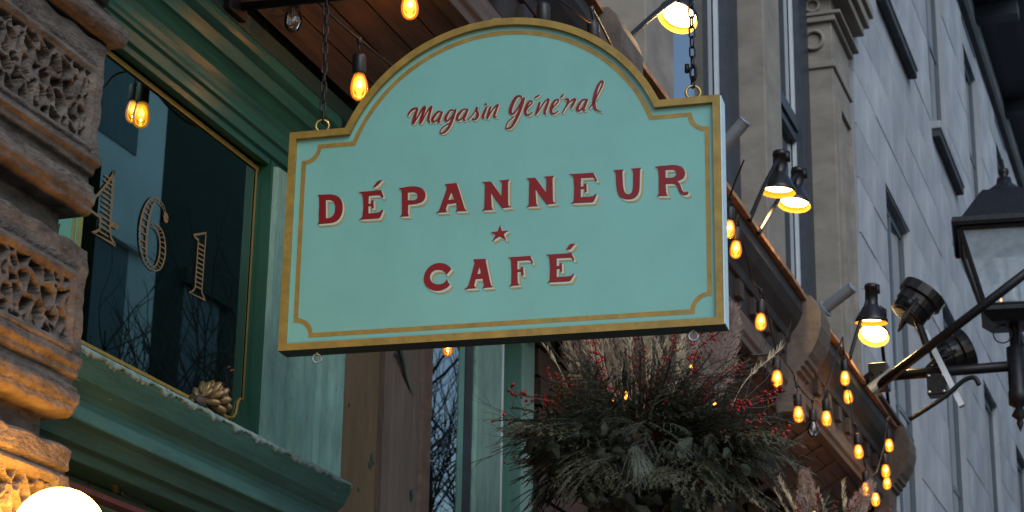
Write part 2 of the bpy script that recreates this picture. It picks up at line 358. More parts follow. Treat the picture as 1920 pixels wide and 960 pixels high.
ln.build('pinstripe', 'gold_paint', swin)
GP = 2.4985
def ring_glyph(outer, inner, bars, name):
    m = MB(); n = len(outer)
    vs = [(x / 1000, GP, z / 1000) for x, z in outer] + [(x / 1000, GP, z / 1000) for x, z in inner]
    m.add(vs, [(i, (i + 1) % n, n + (i + 1) % n, n + i) for i in range(n)])
    for x0, z0, x1, z1 in bars:
        m.add([(x0 / 1000, GP + 0.0002, z0 / 1000), (x1 / 1000, GP + 0.0002, z1 / 1000), (x1 / 1000, GP + 0.0002, z1 / 1000 + 0.0045), (x0 / 1000, GP + 0.0002, z0 / 1000 + 0.0045)], [(0, 1, 2, 3)])
    return m.build(name, 'numeral_gold', swin)
def inset(poly, d):
    n = len(poly); out = []
    ar = sum(poly[i][0] * poly[(i + 1) % n][1] - poly[(i + 1) % n][0] * poly[i][1] for i in range(n)); sg = 1 if ar > 0 else -1
    for i in range(n):
        a, b, c = Vector(poly[i - 1]), Vector(poly[i]), Vector(poly[(i + 1) % n])
        e1 = (b - a).normalized(); e2 = (c - b).normalized(); n1 = Vector((-e1.y, e1.x)) * sg; n2 = Vector((-e2.y, e2.x)) * sg
        q = n1 + n2; q = q / max(q.length_squared / 2, 0.5); p = b + q * d; out.append((p.x, p.y))
    return out
four = [(4065, 3384), (4035, 3341), (3961, 3259), (3951, 3245), (4018, 3241), (4018, 3216), (4002, 3206), (3984, 3196), (4100, 3196), (4100, 3204), (4078, 3214), (4071, 3239), (4104, 3241), (4104, 3253), (4071, 3253), (4068, 3384)]
ring_glyph(four, inset(four, 7), [(4024, 3208 + 13.2 * k, 4064, 3208 + 13.2 * k) for k in range(12)], 'numeral_four')
def ell(cx, cz, rx, rz, a0=0, a1=360, n=28): return [(cx + rx * math.cos(rad(a0 + (a1 - a0) * i / n)), cz + rz * math.sin(rad(a0 + (a1 - a0) * i / n))) for i in range(n + (0 if a1 - a0 == 360 else 1))]
six = MB()
def band(m, pa, pb, y=GP):
    n = len(pa); m.add([(x / 1000, y, z / 1000) for x, z in pa] + [(x / 1000, y, z / 1000) for x, z in pb], [(i, i + 1, n + i + 1, n + i) for i in range(n - 1)])
sxo = [(4331, 3357), (4318, 3380), (4280, 3388), (4243, 3373), (4216, 3335), (4204, 3288), (4212, 3239), (4235, 3206), (4276, 3192), (4318, 3204), (4341, 3235), (4343, 3275), (4325, 3308), (4292, 3320), (4265, 3310)]
sxi = [(4322, 3355), (4310, 3371), (4282, 3376), (4267, 3363), (4255, 3329), (4249, 3284), (4251, 3239), (4261, 3214), (4278, 3206), (4298, 3214), (4308, 3239), (4308, 3273), (4298, 3296), (4282, 3304), (4265, 3300)]
so = [(v.x, v.y) for v in smooth_path([(x, z, 0) for x, z in sxo], 5)]; si = [(v.x, v.y) for v in smooth_path([(x, z, 0) for x, z in sxi], 5)]
mixp = lambda t: [(a[0] + (b[0] - a[0]) * t, a[1] + (b[1] - a[1]) * t) for a, b in zip(so, si)]
band(six, so, mixp(0.20)); band(six, mixp(0.80), si)
for i in range(2, len(so) - 4, 2):                        # hatching between the two lines
    p, q = mixp(0.18)[i], mixp(0.82)[i]; p2, q2 = mixp(0.18)[i + 1], mixp(0.82)[i + 1]; h = 0.42
    six.add([(v[0] / 1000, GP + 0.0002, v[1] / 1000) for v in (p, q, (q[0] + (q2[0] - q[0]) * h, q[1] + (q2[1] - q[1]) * h), (p[0] + (p2[0] - p[0]) * h, p[1] + (p2[1] - p[1]) * h))], [(0, 1, 2, 3)])
band(six, ell(4331, 3351, 13, 14, 0, 350, 16), ell(4331, 3351, 1, 1, 0, 350, 16), GP - 0.0003)
six.build('numeral_six', 'numeral_gold', swin)
one = [(4549, 3386), (4480, 3357), (4484, 3349), (4506, 3347), (4506, 3220), (4498, 3208), (4476, 3194), (4571, 3198), (4565, 3206), (4549, 3218), (4551, 3386)]
ring_glyph(one, inset(one, 6), [(4510, 3220 + 13.2 * k, 4545, 3222 + 13.2 * k) for k in range(10)], 'numeral_one')
# the cornice over the window
cp = [(2.60, 3.742), (2.492, 3.742), (2.492, 3.684), (2.470, 3.682), (2.468, 3.700), (2.457, 3.704), (2.455, 3.738), (2.446, 3.742), (2.445, 3.752), (2.449, 3.768), (2.448, 3.786), (2.441, 3.806), (2.428, 3.824), (2.418, 3.836), (2.409, 3.839), (2.407, 3.880), (2.397, 3.885), (2.386, 3.893), (2.380, 3.906), (2.381, 3.920), (2.388, 3.932), (2.396, 3.936), (2.60, 3.936)]
MB().prism(cp, 3.50, 5.12, 'x').build('window_cornice', 'green_gloss', cafe, bevel=0.003)
MB().prism([(2.60, 3.938), (2.392, 3.938), (2.392, 3.992), (2.60, 3.992)], 3.3, 5.42, 'x').build('frieze_board', 'green_dark', cafe, bevel=0.003)
# the moulded sill
sp = [(2.60, 2.84), (2.44, 2.842), (2.335, 2.818), (2.300, 2.806), (2.294, 2.794), (2.300, 2.782), (2.318, 2.748), (2.345, 2.728), (2.352, 2.716), (2.352, 2.700), (2.336, 2.694), (2.332, 2.662), (2.352, 2.656), (2.366, 2.646), (2.380, 2.630), (2.405, 2.626), (2.415, 2.606), (2.60, 2.606)]
MB().prism(sp, 3.46, 5.115, 'x').build('window_sill', 'green_sill', cafe, bevel=0.004)
ck = MB(); NK = 260; rows_ = []                             # ragged crust of old paint along the nosing
for k in range(NK + 1):
    x = 3.47 + (5.105 - 3.47) * k / NK; e = random.uniform(-0.004, 0.004) + 0.003 * math.sin(k * 0.33); h = random.uniform(0, 0.0022)
    rows_ += [(x, 2.345 + e * 2, 2.8215), (x, 2.318 + e, 2.8165 + h), (x, 2.297, 2.808 + h), (x, 2.2905 - h * 0.4, 2.799), (x, 2.2918, 2.796 + e * 1.3), (x, 2.2965, 2.794 + e * 1.3)]
ck.add(rows_, [(6 * k + c, 6 * k + c + 1, 6 * k + c + 7, 6 * k + c + 6) for k in range(NK) for c in range(5)])
ck.build('nosing_crust', 'paint_crust', cafe, smooth=True)
# below the sill: transom panel with fittings, glimpsed between lamp and sill
low = MB().box(3.46, 5.11, 2.50, 2.56, 1.9, 2.603).build('transom_panel', 'inside_green', cafe)
f1 = at(166, 900, 2.50); MB().torus(f1, 0.010, 0.0035, (0, -1, 0)).build('ring_bolt', 'rust_edge', low, smooth=True)
f2 = at(200, 893, 2.49); MB().tube([f2 + Vector((0.02, 0, 0.02)), f2 + Vector((0.0, -0.02, 0.004)), f2 + Vector((-0.015, -0.03, -0.02)), f2 + Vector((0.01, -0.02, -0.035))], 0.007, 6).build('hook', 'brass', low, smooth=True)
MB().tube(smooth_path([at(225, 905, 2.48), at(228, 925, 2.47), at(245, 935, 2.46), at(270, 945, 2.46)]), 0.0035, 6).build('cable', 'dark_rubber', low)
MB().box(3.5, 5.0, 2.43, 2.47, at(250, 955, 2.45).z - 0.012, at(250, 955, 2.45).z).build('iron_rail', 'red_twig', low)
for u in (224, 268, 300):
    p = at(u, 925, 2.495); MB().box(p.x - 0.006, p.x + 0.006, 2.485, 2.4985, 2.1, 2.525).build('batten', 'green_frame' if u > 230 else 'gold_cone', low)
# the fluted pilaster
pl = [(4.850, 2.60), (4.850, 2.462), (4.858, 2.45), (4.965, 2.444), (4.985, 2.45), (5.0, 2.470), (5.045, 2.474), (5.060, 2.452), (5.075, 2.446), (5.15, 2.446), (5.165, 2.456), (5.185, 2.456), (5.20, 2.446), (5.245, 2.446), (5.255, 2.462), (5.27, 2.462), (5.28, 2.446), (5.365, 2.448), (5.378, 2.46), (5.378, 2.60)]
pil = MB().prism(pl, 2.835, 3.681, 'z').build('pilaster', 'green_pilaster', cafe, bevel=0.003)
MB().box(5.125, 5.385, 2.470, 2.60, 3.683, 3.936).build('pilaster_cap', 'green_frame', pil, bevel=0.006)
MB().prism([(5.378, 2.6), (5.378, 2.47), (5.392, 2.462), (5.402, 2.48), (5.402, 2.6)], 2.3, 3.99, 'z').build('rusted_edge', 'rust_edge', cafe)
# tan board, split mauve stone, their edges
tb = MB().prism([(5.402, 2.62), (5.402, 2.500), (5.74, 2.500), (5.74, 2.62)], 2.3, 4.0, 'z').build('tan_panel', 'tan_board', cafe)
MB().prism([(5.742, 2.62), (5.742, 2.478), (5.79, 2.474), (5.80, 2.62)], 2.3, 4.0, 'z').build('panel_edge', 'mauve_stone', tb, bevel=0.003)
kn = MB()
for u, v, r in ((697, 857, 0.012), (694, 872, 0.014), (700, 868, 0.009), (655, 760, 0.008), (672, 918, 0.008)):
    p = at(u, v, 2.4985); kn.lathe([(0, 0.002), (r, 0), (r * 0.7, -0.001)], p, 9, Matrix.Rotation(rad(90), 3, 'X'))
kn.build('knot_hole', 'inside_dark', tb)
ms = [(5.815, 2.64), (5.815, 2.500), (5.835, 2.482), (5.90, 2.470), (5.99, 2.474), (6.05, 2.488), (6.07, 2.51), (6.07, 2.64)]
st = MB().prism(ms, 2.3, 4.0, 'z').build('weathered_post', 'mauve_stone', cafe, bevel=0.006)
cr = [at(748, 655, 2.467), at(755, 680, 2.467), at(760, 705, 2.467), at(768, 728, 2.467), at(775, 742, 2.467)]
MB().tube(smooth_path(cr), [0.010 - 0.0004 * i for i in range(25)], 5).build('crack', 'inside_dark', st)
pk = at(772, 918, 2.467); MB().tube([pk, pk + Vector((0.004, -0.001, -0.02)), pk + Vector((0, 0, -0.035))], [0.004, 0.009, 0.003], 6).build('knot_hole', 'inside_dark', st)
MB().prism([(6.085, 2.64), (6.085, 2.50), (6.10, 2.49), (6.17, 2.49), (6.185, 2.50), (6.185, 2.64)], 2.3, 4.0, 'z').build('inner_post', 'rust_edge', cafe, bevel=0.004)
# side window and its joinery
sw = MB().box(6.185, 7.0, 2.52, 2.64, 4.0, 4.1).build('side_window', 'green_frame', cafe)
MB().box(6.19, 6.60, 2.548, 2.552, 2.3, 4.0).build('pane', 'side_glass', sw)
MB().prism([(6.565, 2.66), (6.565, 2.545), (6.60, 2.54), (6.60, 2.66)], 2.3, 4.0, 'z').build('glazing_bead', 'green_frame', sw)
MB().prism([(6.603, 2.66), (6.603, 2.532), (6.63, 2.524), (6.645, 2.524), (6.648, 2.66)], 2.3, 4.0, 'z').build('glazing_bead', 'upper_joinery', sw)
MB().prism([(6.655, 2.68), (6.655, 2.520), (6.665, 2.512), (6.915, 2.512), (6.925, 2.52), (6.925, 2.68)], 2.3, 4.0, 'z').build('window_stile', 'green_pilaster', sw, bevel=0.003)
MB().box(6.926, 6.945, 2.514, 2.68, 2.3, 4.0).build('lit_stile_edge', 'lit_trim', sw)  # light on the stile's corner, put into a white strip
dr = MB().box(7.40, 7.55, 2.60, 2.75, 2.3, 4.0).build('door_post', 'green_frame', cafe, bevel=0.004)
MB().box(6.95, 7.40, 2.66, 2.664, 2.3, 4.0).build('pane', 'window_glass', cafe)
MB().box(7.0, 7.4, 2.72, 2.95, 3.30, 3.33).build('shelf', 'weathered_wood', cafe)
# interior and the wall that closes the ground floor
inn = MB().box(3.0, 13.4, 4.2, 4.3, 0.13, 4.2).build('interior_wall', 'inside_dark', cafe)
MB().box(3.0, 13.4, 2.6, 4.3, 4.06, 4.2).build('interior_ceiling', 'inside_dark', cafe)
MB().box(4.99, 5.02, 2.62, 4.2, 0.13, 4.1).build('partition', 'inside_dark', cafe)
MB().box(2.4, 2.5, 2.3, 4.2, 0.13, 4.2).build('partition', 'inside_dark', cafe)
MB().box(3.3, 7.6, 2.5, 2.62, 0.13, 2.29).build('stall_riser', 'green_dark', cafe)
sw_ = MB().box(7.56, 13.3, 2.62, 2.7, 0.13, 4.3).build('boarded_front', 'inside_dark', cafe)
for k in range(16):
    z = 2.3 + k * 0.125; MB().box(7.58, 13.25, 2.595 - 0.006 * (k % 3), 2.618, z, z + 0.112).build('plank', 'dark_plank', sw_)
for k, X in enumerate((8.3, 9.3, 10.3, 11.4, 12.5)):
    MB().box(X, X + 0.12, 2.54, 2.594, 2.3, 4.29).build('post', 'fascia_wood', sw_, bevel=0.004)

# --- the timber cornice that runs above the shopfronts
X0, X1 = 2.5, 12.55
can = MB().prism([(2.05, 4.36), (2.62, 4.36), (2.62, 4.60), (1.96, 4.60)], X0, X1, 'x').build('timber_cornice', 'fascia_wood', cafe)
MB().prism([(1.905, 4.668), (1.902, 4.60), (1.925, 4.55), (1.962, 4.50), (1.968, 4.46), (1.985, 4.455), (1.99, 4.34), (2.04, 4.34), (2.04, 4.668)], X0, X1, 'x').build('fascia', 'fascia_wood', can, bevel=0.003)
fl = MB(); seg = 90
for k in range(seg):
    a = X0 + (X1 - X0) * k / seg; b = X0 + (X1 - X0) * (k + 1) / seg; dz = 0.003 * math.sin(k * 0.37) + random.uniform(-0.0012, 0.0012); dy = 0.004 * math.sin(k * 0.6)
    fl.box(a, b, 1.880 + dy, 2.06, 4.672 + dz, 4.694 + dz)
fl.build('flashing', 'copper_flashing', can)
MB().prism([(1.985, 4.332), (1.985, 4.25), (2.0, 4.235), (2.0, 4.205), (2.045, 4.20), (2.06, 4.332)], X0, X1, 'x').build('bed_moulding', 'weathered_wood', can, bevel=0.003)
NS = 5
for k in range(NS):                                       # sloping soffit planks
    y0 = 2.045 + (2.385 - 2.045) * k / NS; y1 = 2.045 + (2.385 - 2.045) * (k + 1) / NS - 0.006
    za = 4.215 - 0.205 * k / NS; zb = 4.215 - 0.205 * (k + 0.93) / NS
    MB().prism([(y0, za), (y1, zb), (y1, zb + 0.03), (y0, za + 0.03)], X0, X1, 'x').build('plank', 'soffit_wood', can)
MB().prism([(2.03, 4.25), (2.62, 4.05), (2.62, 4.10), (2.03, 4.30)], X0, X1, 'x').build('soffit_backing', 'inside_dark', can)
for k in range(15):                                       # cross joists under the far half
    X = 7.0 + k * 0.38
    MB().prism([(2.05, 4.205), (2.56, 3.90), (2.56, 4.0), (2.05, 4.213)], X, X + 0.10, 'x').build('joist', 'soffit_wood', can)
def corbel(X, wdt):
    m = MB(); prof = [(2.05, 4.10), (1.955, 4.10), (1.95, 4.20), (1.945, 4.30), (1.925, 4.305), (1.922, 4.325), (1.905, 4.330), (1.902, 4.350), (1.885, 4.356), (1.882, 4.376), (1.862, 4.40), (1.83, 4.46), (1.812, 4.53), (1.812, 4.60), (1.83, 4.655), (1.86, 4.69), (2.05, 4.69)]
    return m.prism(prof, X, X + wdt, 'x').build('corbel', 'corbel_wood', can, bevel=0.006)
for X in (2.6, 6.15, 9.62, 12.42): corbel(X, 0.26)
for k in range(34):                                       # small dentil blocks
    X = X0 + 0.1 + k * 0.295
    MB().box(X, X + 0.09, 1.962, 1.986, 4.36, 4.44).build('dentil', 'fascia_wood', can)
br = at(1180, 8, 2.02)
# end returns of the cornice
MB().box(X1 + 0.005, X1 + 0.02, 1.99, 2.62, 4.10, 4.66).build('end_board', 'weathered_wood', can)
MB().prism([(1.86, 4.70), (1.86, 4.72), (2.3, 4.74), (2.3, 4.70)], 11.7, 12.95, 'x').build('end_slab', 'weathered_wood', can)
MB().prism([(1.93, 4.69), (1.99, 4.50), (2.3, 4.50), (2.3, 4.69)], 12.6, 12.9, 'x').build('end_slab', 'fascia_wood', can)

# --- upper storey
up = MB().box(1.0, 15.05, 2.86, 7.0, 4.2, 14.0).build('upper_wall', 'upper_stone', cafe)
MB().box(1.0, 15.05, 2.64, 2.86, 4.2, 4.74).build('upper_plinth', 'upper_stone', cafe)
def upper_pilaster(X, wdt, yf, cap=True):
    s_ = MB().box(X, X + wdt, yf, 2.86, 4.741, 14.0).build('upper_pilaster', 'upper_stone', cafe, bevel=0.008)
    k = MB()
    for i in range(30):                                   # raised quoin strip on the street face
        z = 4.9 + i * 0.3; k.box(X + wdt + 0.003, X + wdt + 0.07 + 0.03 * (i % 2), yf + 0.05, 2.86, z, z + 0.27)
    k.build('quoin_strip', 'upper_stone', s_)
    return s_
pa = upper_pilaster(9.09, 0.55, 2.555); pb = upper_pilaster(11.85, 0.50, 2.540)
pc = upper_pilaster(14.23, 0.72, 2.520)
def upper_window(x0, x1, rail):
    f_ = MB().box(x0, x1, 2.70, 2.86, 13.2, 13.5).build('upper_window', 'upper_joinery', cafe)
    MB().box(x0 + 0.242, x1 - 0.02, 2.775, 2.78, 4.745, 13.2).build('pane', 'far_glass', f_)
    MB().box(x0 - 0.19, x0 - 0.002, 2.69, 2.858, 4.745, 13.2).build('jamb', 'upper_joinery', f_)
    MB().box(x0 + 0.102, x0 + 0.138, 2.75, 2.858, 4.745, 13.2).build('sash_stile', 'curtain', f_)
    MB().box(x0, x0 + 0.10, 2.735, 2.77, 4.745, 13.2).build('sash_stile', 'lit_trim', f_)  # the frame's reflected sky is put into this white strip
    MB().box(x0 + 0.14, x0 + 0.24, 2.72, 2.86, 4.745, 13.2).build('sash_stile', 'upper_joinery', f_)
    MB().box(x1 - 0.34, x1, 2.70, 2.86, 4.745, 13.2).build('sash_stile', 'upper_joinery', f_)
    MB().box(x1 - 0.38, x1 - 0.345, 2.745, 2.77, 4.745, 13.2).build('sash_bead', 'lit_trim', f_)
    for z in rail:
        MB().box(x0 + 0.245, x1 - 0.385, 2.715, 2.86, z, z + 0.10).build('sash_rail', 'upper_joinery', f_)
        MB().box(x0 + 0.245, x1 - 0.385, 2.735, 2.86, z - 0.07, z - 0.01).build('sash_rail', 'upper_joinery', f_)
    MB().box(x0 + 0.24, x1 - 0.38, 2.80, 2.81, 4.745, 13.2).build('curtain', 'curtain', f_)
upper_window(9.85, 11.80, (10.2,)); upper_window(12.50, 14.20, (7.30, 10.2))
# capital of the corner pilaster
zc = 8.0
for y0, z0, z1, ov in ((2.50, 7.98, 8.03, 0.02), (2.485, 8.36, 8.41, 0.035), (2.44, 8.41, 8.44, 0.05), (2.40, 8.58, 8.66, 0.10), (2.36, 8.66, 8.76, 0.14), (2.33, 8.76, 8.84, 0.18)):
    MB().box(14.23 - ov, 14.95 + ov, y0, 2.855, z0, z1).build('capital_moulding', 'upper_stone', pc, bevel=0.008)
MB().torus((14.215, 2.66, 8.22), 0.075, 0.016, (-1, 0, 0)).build('rosette', 'upper_stone', pc, smooth=True)
MB().torus((14.215, 2.66, 8.51), 0.05, 0.014, (-1, 0, 0)).build('rosette', 'upper_stone', pc, smooth=True)
for x0, x1, z0, z1 in ((14.36, 14.40, 5.2, 7.75), (14.80, 14.84, 5.2, 7.75), (14.40, 14.80, 5.2, 5.26), (14.40, 14.80, 7.69, 7.75)):
    MB().box(x0, x1, 2.495, 2.5195, z0, z1).build('panel_moulding', 'upper_stone', pc)

# ------------------------------------------------------------------ the grey ashlar building beyond
ash = root('ashlar_building', (24, 2.6, 0), 'long blue-grey ashlar building with tall narrow windows beyond the cafe', 'building')
GX0, GX1 = 15.06, 46.0
wins = [(16.42 + 3.35 * k, 17.78 + 3.35 * k) for k in range(9)]
rows = [(4.2, 7.83), (9.70, 12.15)]
m = MB()
m.box(GX0, GX1, 2.515, 2.9, 0.13, rows[0][0]); m.box(GX0, GX1, 2.515, 2.9, rows[0][1], rows[1][0]); m.box(GX0, GX1, 2.515, 2.9, rows[1][1], 13.6)
for z0, z1 in rows:
    xs = [GX0] + [v for w_ in wins for v in w_] + [GX1]
    for i in range(0, len(xs), 2): m.box(xs[i], xs[i + 1], 2.515, 2.9, z0, z1)
wall = m.build('wall', 'grey_ashlar', ash)
m = MB().box(GX0, GX1, 2.95, 3.2, 0.13, 13.6).build('inner_wall', 'inside_dark', ash)
bme = MB().box(0, 1, 0, 0.05, 0, 1).mesh('stone', 'grey_ashlar')
CH = 0.4625; z = 5.07 - CH * 3; nst = 0; row_i = 0
spare = MB()
while z < 13.2:
    holes = [w_ for w_ in wins if any(z + CH > a + 0.02 and z < b - 0.02 for a, b in rows)]
    edges = [GX0]; segs = []
    cur = GX0
    for a, b in holes: segs.append((cur, a)); cur = b
    segs.append((cur, GX1))
    zt = z + CH
    for a, b in segs:
        x = a; first = True
        while x < b - 0.05:
            L_ = random.uniform(1.0, 2.1); 
            if first and row_i % 2: L_ *= 0.55
            first = False
            x2 = b if b - (x + L_) < 0.6 else x + L_
            zz0, zz1 = z, zt
            if holes:                                     # trim to the opening heights where the course straddles one
                pass
            yy = 2.4975 + random.uniform(-0.004, 0.004)
            if x < 36 and nst < 298:
                o = place('stone', bme, wall, Matrix.Translation(Vector((x + 0.004, yy, zz0 + 0.003)) - BASE[ash.name]) @ Matrix.Diagonal((x2 - x - 0.006, 0.35, CH - 0.006, 1))); nst += 1
            else:
                spare.box(x + 0.004, x2 - 0.004, yy, yy + 0.0172, zz0 + 0.004, zz0 + CH - 0.004)
            x = x2
    z += CH; row_i += 1
spare.build('stones', 'grey_ashlar', wall)['kind'] = 'stuff'
for r_, (z0, z1) in enumerate(rows):
    for i, (a, b) in enumerate(wins):
        wd = MB().box(a, b, 2.575, 2.62, z1 - 0.08, z1).build('window', 'sash_grey', ash)
        MB().box(a + 0.06, b - 0.06, 2.585, 2.59, z0, z1 - 0.08).build('pane', 'far_glass', wd)
        MB().box(a, a + 0.06, 2.565, 2.62, z0, z1 - 0.08).build('frame', 'sash_grey', wd)
        MB().box(b - 0.06, b, 2.565, 2.62, z0, z1 - 0.08).build('frame', 'sash_grey', wd)
        MB().box((a + b) / 2 - 0.03, (a + b) / 2 + 0.03, 2.572, 2.61, z0, z1 - 0.08).build('mullion', 'sash_grey', wd)
        MB().box(a, b, 2.578, 2.62, (z0 + z1) / 2, (z0 + z1) / 2 + 0.06).build('mullion', 'sash_grey', wd)
        MB().box(b - 0.005, b - 0.001, 2.505, 2.562, z0, z1).build('reveal', 'grey_ashlar', wd)
        if r_ == 1: MB().box(a - 0.06, b + 0.45, 2.40, 2.66, z0 - 0.085, z0 - 0.001).build('sill', 'grey_ashlar', wd, bevel=0.01); MB().box(a - 0.04, b + 0.43, 2.415, 2.4965, z0 - 0.17, z0 - 0.088).build('sill_shade', 'dark_ledge', wd, bevel=0.01)  # lower dark slab: shade under the sill put into its colour
MB().prism([(2.51, 12.50), (2.43, 12.53), (2.40, 12.60), (2.51, 12.63)], GX0, GX1, 'x').build('string_course', 'dark_ledge', ash)
MB().prism([(2.9, 13.25), (2.30, 13.30), (2.05, 13.38), (1.85, 13.40), (1.80, 13.75), (2.9, 14.2)], GX0, GX1, 'x').build('eave', 'eave_metal', ash)
for k in range(8):
    X = 18.0 + 3.35 * k; MB().box(X, X + 0.25, 1.95, 2.5, 13.12, 13.30).build('eave_bracket', 'eave_metal', ash)
MB().prism([(2.9, 14.2), (1.9, 13.9), (3.5, 15.5), (6, 15.5), (6, 13.6)], GX0, GX1, 'x').build('roof', 'eave_metal', ash)

# ------------------------------------------------------------------ across the street: only met in the window reflections
def far_building(x0, x1, h, m_, label, y=-9.0):
    b = root('street_building', ((x0 + x1) / 2, y, 0), label, 'building', None)
    wl = MB().box(x0, x1, y - 6, y, 0, h).build('wall', m_, b)
    MB().box(x0 - 0.2, x1 + 0.2, y - 6, y + 0.4, h, h + 0.5).build('cornice', m_, b)
    n = int((x1 - x0) / 2.6)
    for fl_ in range(int(h / 3.6)):
        for i in range(n):
            X = x0 + 0.8 + i * 2.6; zb = 1.2 + fl_ * 3.6
            w_ = MB().box(X - 0.12, X + 1.42, y + 0.002, y + 0.12, zb + 2.2, zb + 2.42).build('window', m_, b)
            MB().box(X, X + 1.1, y + 0.003, y + 0.02, zb, zb + 2.2).build('pane', 'curtain', w_)
    return b
far_building(11.0, 24.1, 15.5, 'far_stone', 'pale stone building reflected in the shop window')
far_building(24.12, 31.0, 14.2, 'far_brick', 'dark brick building reflected in the shop window')
def bare_tree(x, y, h, label, seed):
    rg = random.Random(seed); t = root('bare_tree', (x, y, 0), label, 'tree')
    tr = MB(); cr_ = MB()
    tr.tube([(x, y, 0), (x + 0.05, y, h * 0.25), (x - 0.05, y + 0.05, h * 0.45)], [0.16, 0.13, 0.10], 8)
    def grow(p, d, L_, r, dep):
        pts = [p]; q = p
        for i in range(4):
            d = (d + Vector((rg.uniform(-.25, .25), rg.uniform(-.25, .25), rg.uniform(-.08, .2)))).normalized(); q = q + d * L_ / 4; pts.append(q)
        cr_.tube(pts, [r, r * .9, r * .78, r * .66, r * .5], 5 if dep < 2 else 3, cap=False)
        if dep < 4:
            for i in range(4 if dep < 3 else 3):
                k = pts[rg.choice((2, 3, 4))]; dd = (d + Vector((rg.uniform(-.9, .9), rg.uniform(-.9, .9), rg.uniform(-.3, .7)))).normalized()
                grow(k, dd, L_ * rg.uniform(.55, .8), r * .55, dep + 1)
    for i in range(6):
        a = i * 1.05 + rg.random(); grow(Vector((x, y, h * (0.26 + 0.03 * i))), Vector((math.cos(a) * .7, math.sin(a) * .7, .8)).normalized(), h * .24, 0.075, 0)
    tr.build('trunk', 'bark', t); cr_.build('crown', 'bark', t)
bare_tree(21.6, -5.5, 10.5, 'bare street tree reflected in the shop window', 3)
bare_tree(26.0, -6.3, 13.0, 'bare street tree reflected in the narrow side window', 5)

# ------------------------------------------------------------------ the hanging sign
SIGN_T = rad(4.5); SO = EYE + ray(950, 430) * 5.05
SROT = -(math.pi / 2 - SIGN_T)
sign = root('hanging_sign', SO, 'teal shop sign with arched top, gold frame and red lettering hung on chains', 'sign', None, SROT, True)
SXA, SXB, SZA, SZB, ACX, ACZ, ARR = -0.586, 0.541, -0.283, 0.307, -0.0225, 0.1215, 0.4515
def sign_outline(d):
    """board outline drawn in by d"""
    R_ = ARR - d; zs = SZB - d; dx = math.sqrt(R_ * R_ - (zs - ACZ) ** 2); a0 = math.atan2(zs - ACZ, dx)
    p = [(SXA + d, SZA + d), (SXB - d, SZA + d), (SXB - d, zs)]
    n = 48
    for i in range(n + 1):
        a = a0 + (math.pi - 2 * a0) * i / n; p.append((ACX + R_ * math.cos(a), ACZ + R_ * math.sin(a)))
    p.append((SXA + d, zs)); return p
MB().prism(sign_outline(0.004), 0.0, 0.040, 'y').build('board', 'sign_teal', sign)
fo, fi = sign_outline(0.0), sign_outline(0.0185); n = len(fo); m = MB()
vs = [(x, -0.012, z) for x, z in fo] + [(x, -0.012, z) for x, z in fi] + [(x, 0.048, z) for x, z in fo] + [(x, 0.001, z) for x, z in fi] + [(x, 0.048, z) for x, z in fi]
fs = []
for i in range(n):
    j = (i + 1) % n; fs += [(i, j, n + j, n + i), (n + i, n + j, 3 * n + j, 3 * n + i), (2 * n + i, 2 * n + j, 4 * n + j, 4 * n + i)]
m.add(vs, fs); fr = m.build('frame', 'gold_paint', sign)
MB().add([(x, -0.0119, z) for x, z in fo] + [(x, 0.048, z) for x, z in fo], [(i, (i + 1) % n, n + (i + 1) % n, n + i) for i in range(n)]).build('frame_side', 'sign_side', fr)  # dark edge paint, with the underside's shade put into its colour
ed = MB().box(SXB + 0.0004, SXB + 0.003, -0.0112, 0.0475, SZA + 0.002, SZB - 0.002).build('sky_lit_band', 'sky_lit_edge', fr)  # pale strip: sky light on the street side put into its colour
jt = MB().box(-0.045, -0.022, -0.0128, 0.03, 0.555, 0.5745).build('frame_joint', 'gold_paint', fr)
# painted pinstripe with notched corners
R_ = 0.415; zt = 0.2655; dx = math.sqrt(R_ * R_ - (zt - ACZ) ** 2); a0 = math.atan2(zt - ACZ, dx); nr = 0.042
xa, xb, zb = -0.547, 0.506, -0.2435
path = [(ACX + R_ * math.cos(a0 + (math.pi - 2 * a0) * i / 40), ACZ + R_ * math.sin(a0 + (math.pi - 2 * a0) * i / 40)) for i in range(41)]
def notch(cx, cz, s, e, k=8): return [(cx + nr * math.cos(rad(s + (e - s) * i / k)), cz + nr * math.sin(rad(s + (e - s) * i / k))) for i in range(k + 1)]
path += notch(xa, zt, 0, -90) + notch(xa, zb, 90, 0) + notch(xb, zb, 180, 90) + notch(xb, zt, 270, 180)
def stripe(p, wd, y):
    n = len(p); vs = []; 
    for i in range(n):
        a, b, c = Vector(p[i - 1]), Vector(p[i]), Vector(p[(i + 1) % n]); t1 = (b - a).normalized(); t2 = (c - b).normalized()
        nn = Vector((-t1.y - t2.y, t1.x + t2.x)); nn = nn / max(nn.length_squared / 2, 0.8)
        w2 = wd / 2 * (1 + 0.06 * math.sin(i * 1.3)); q1 = b + nn * w2; q2 = b - nn * w2; vs += [(q1.x, y, q1.y), (q2.x, y, q2.y)]
    return MB().add(vs, [(2 * i, 2 * i + 1, (2 * i + 3) % (2 * n), (2 * i + 2) % (2 * n)) for i in range(n)])
stripe(path, 0.0115, -0.0006).build('pinstripe', 'gold_paint', sign)
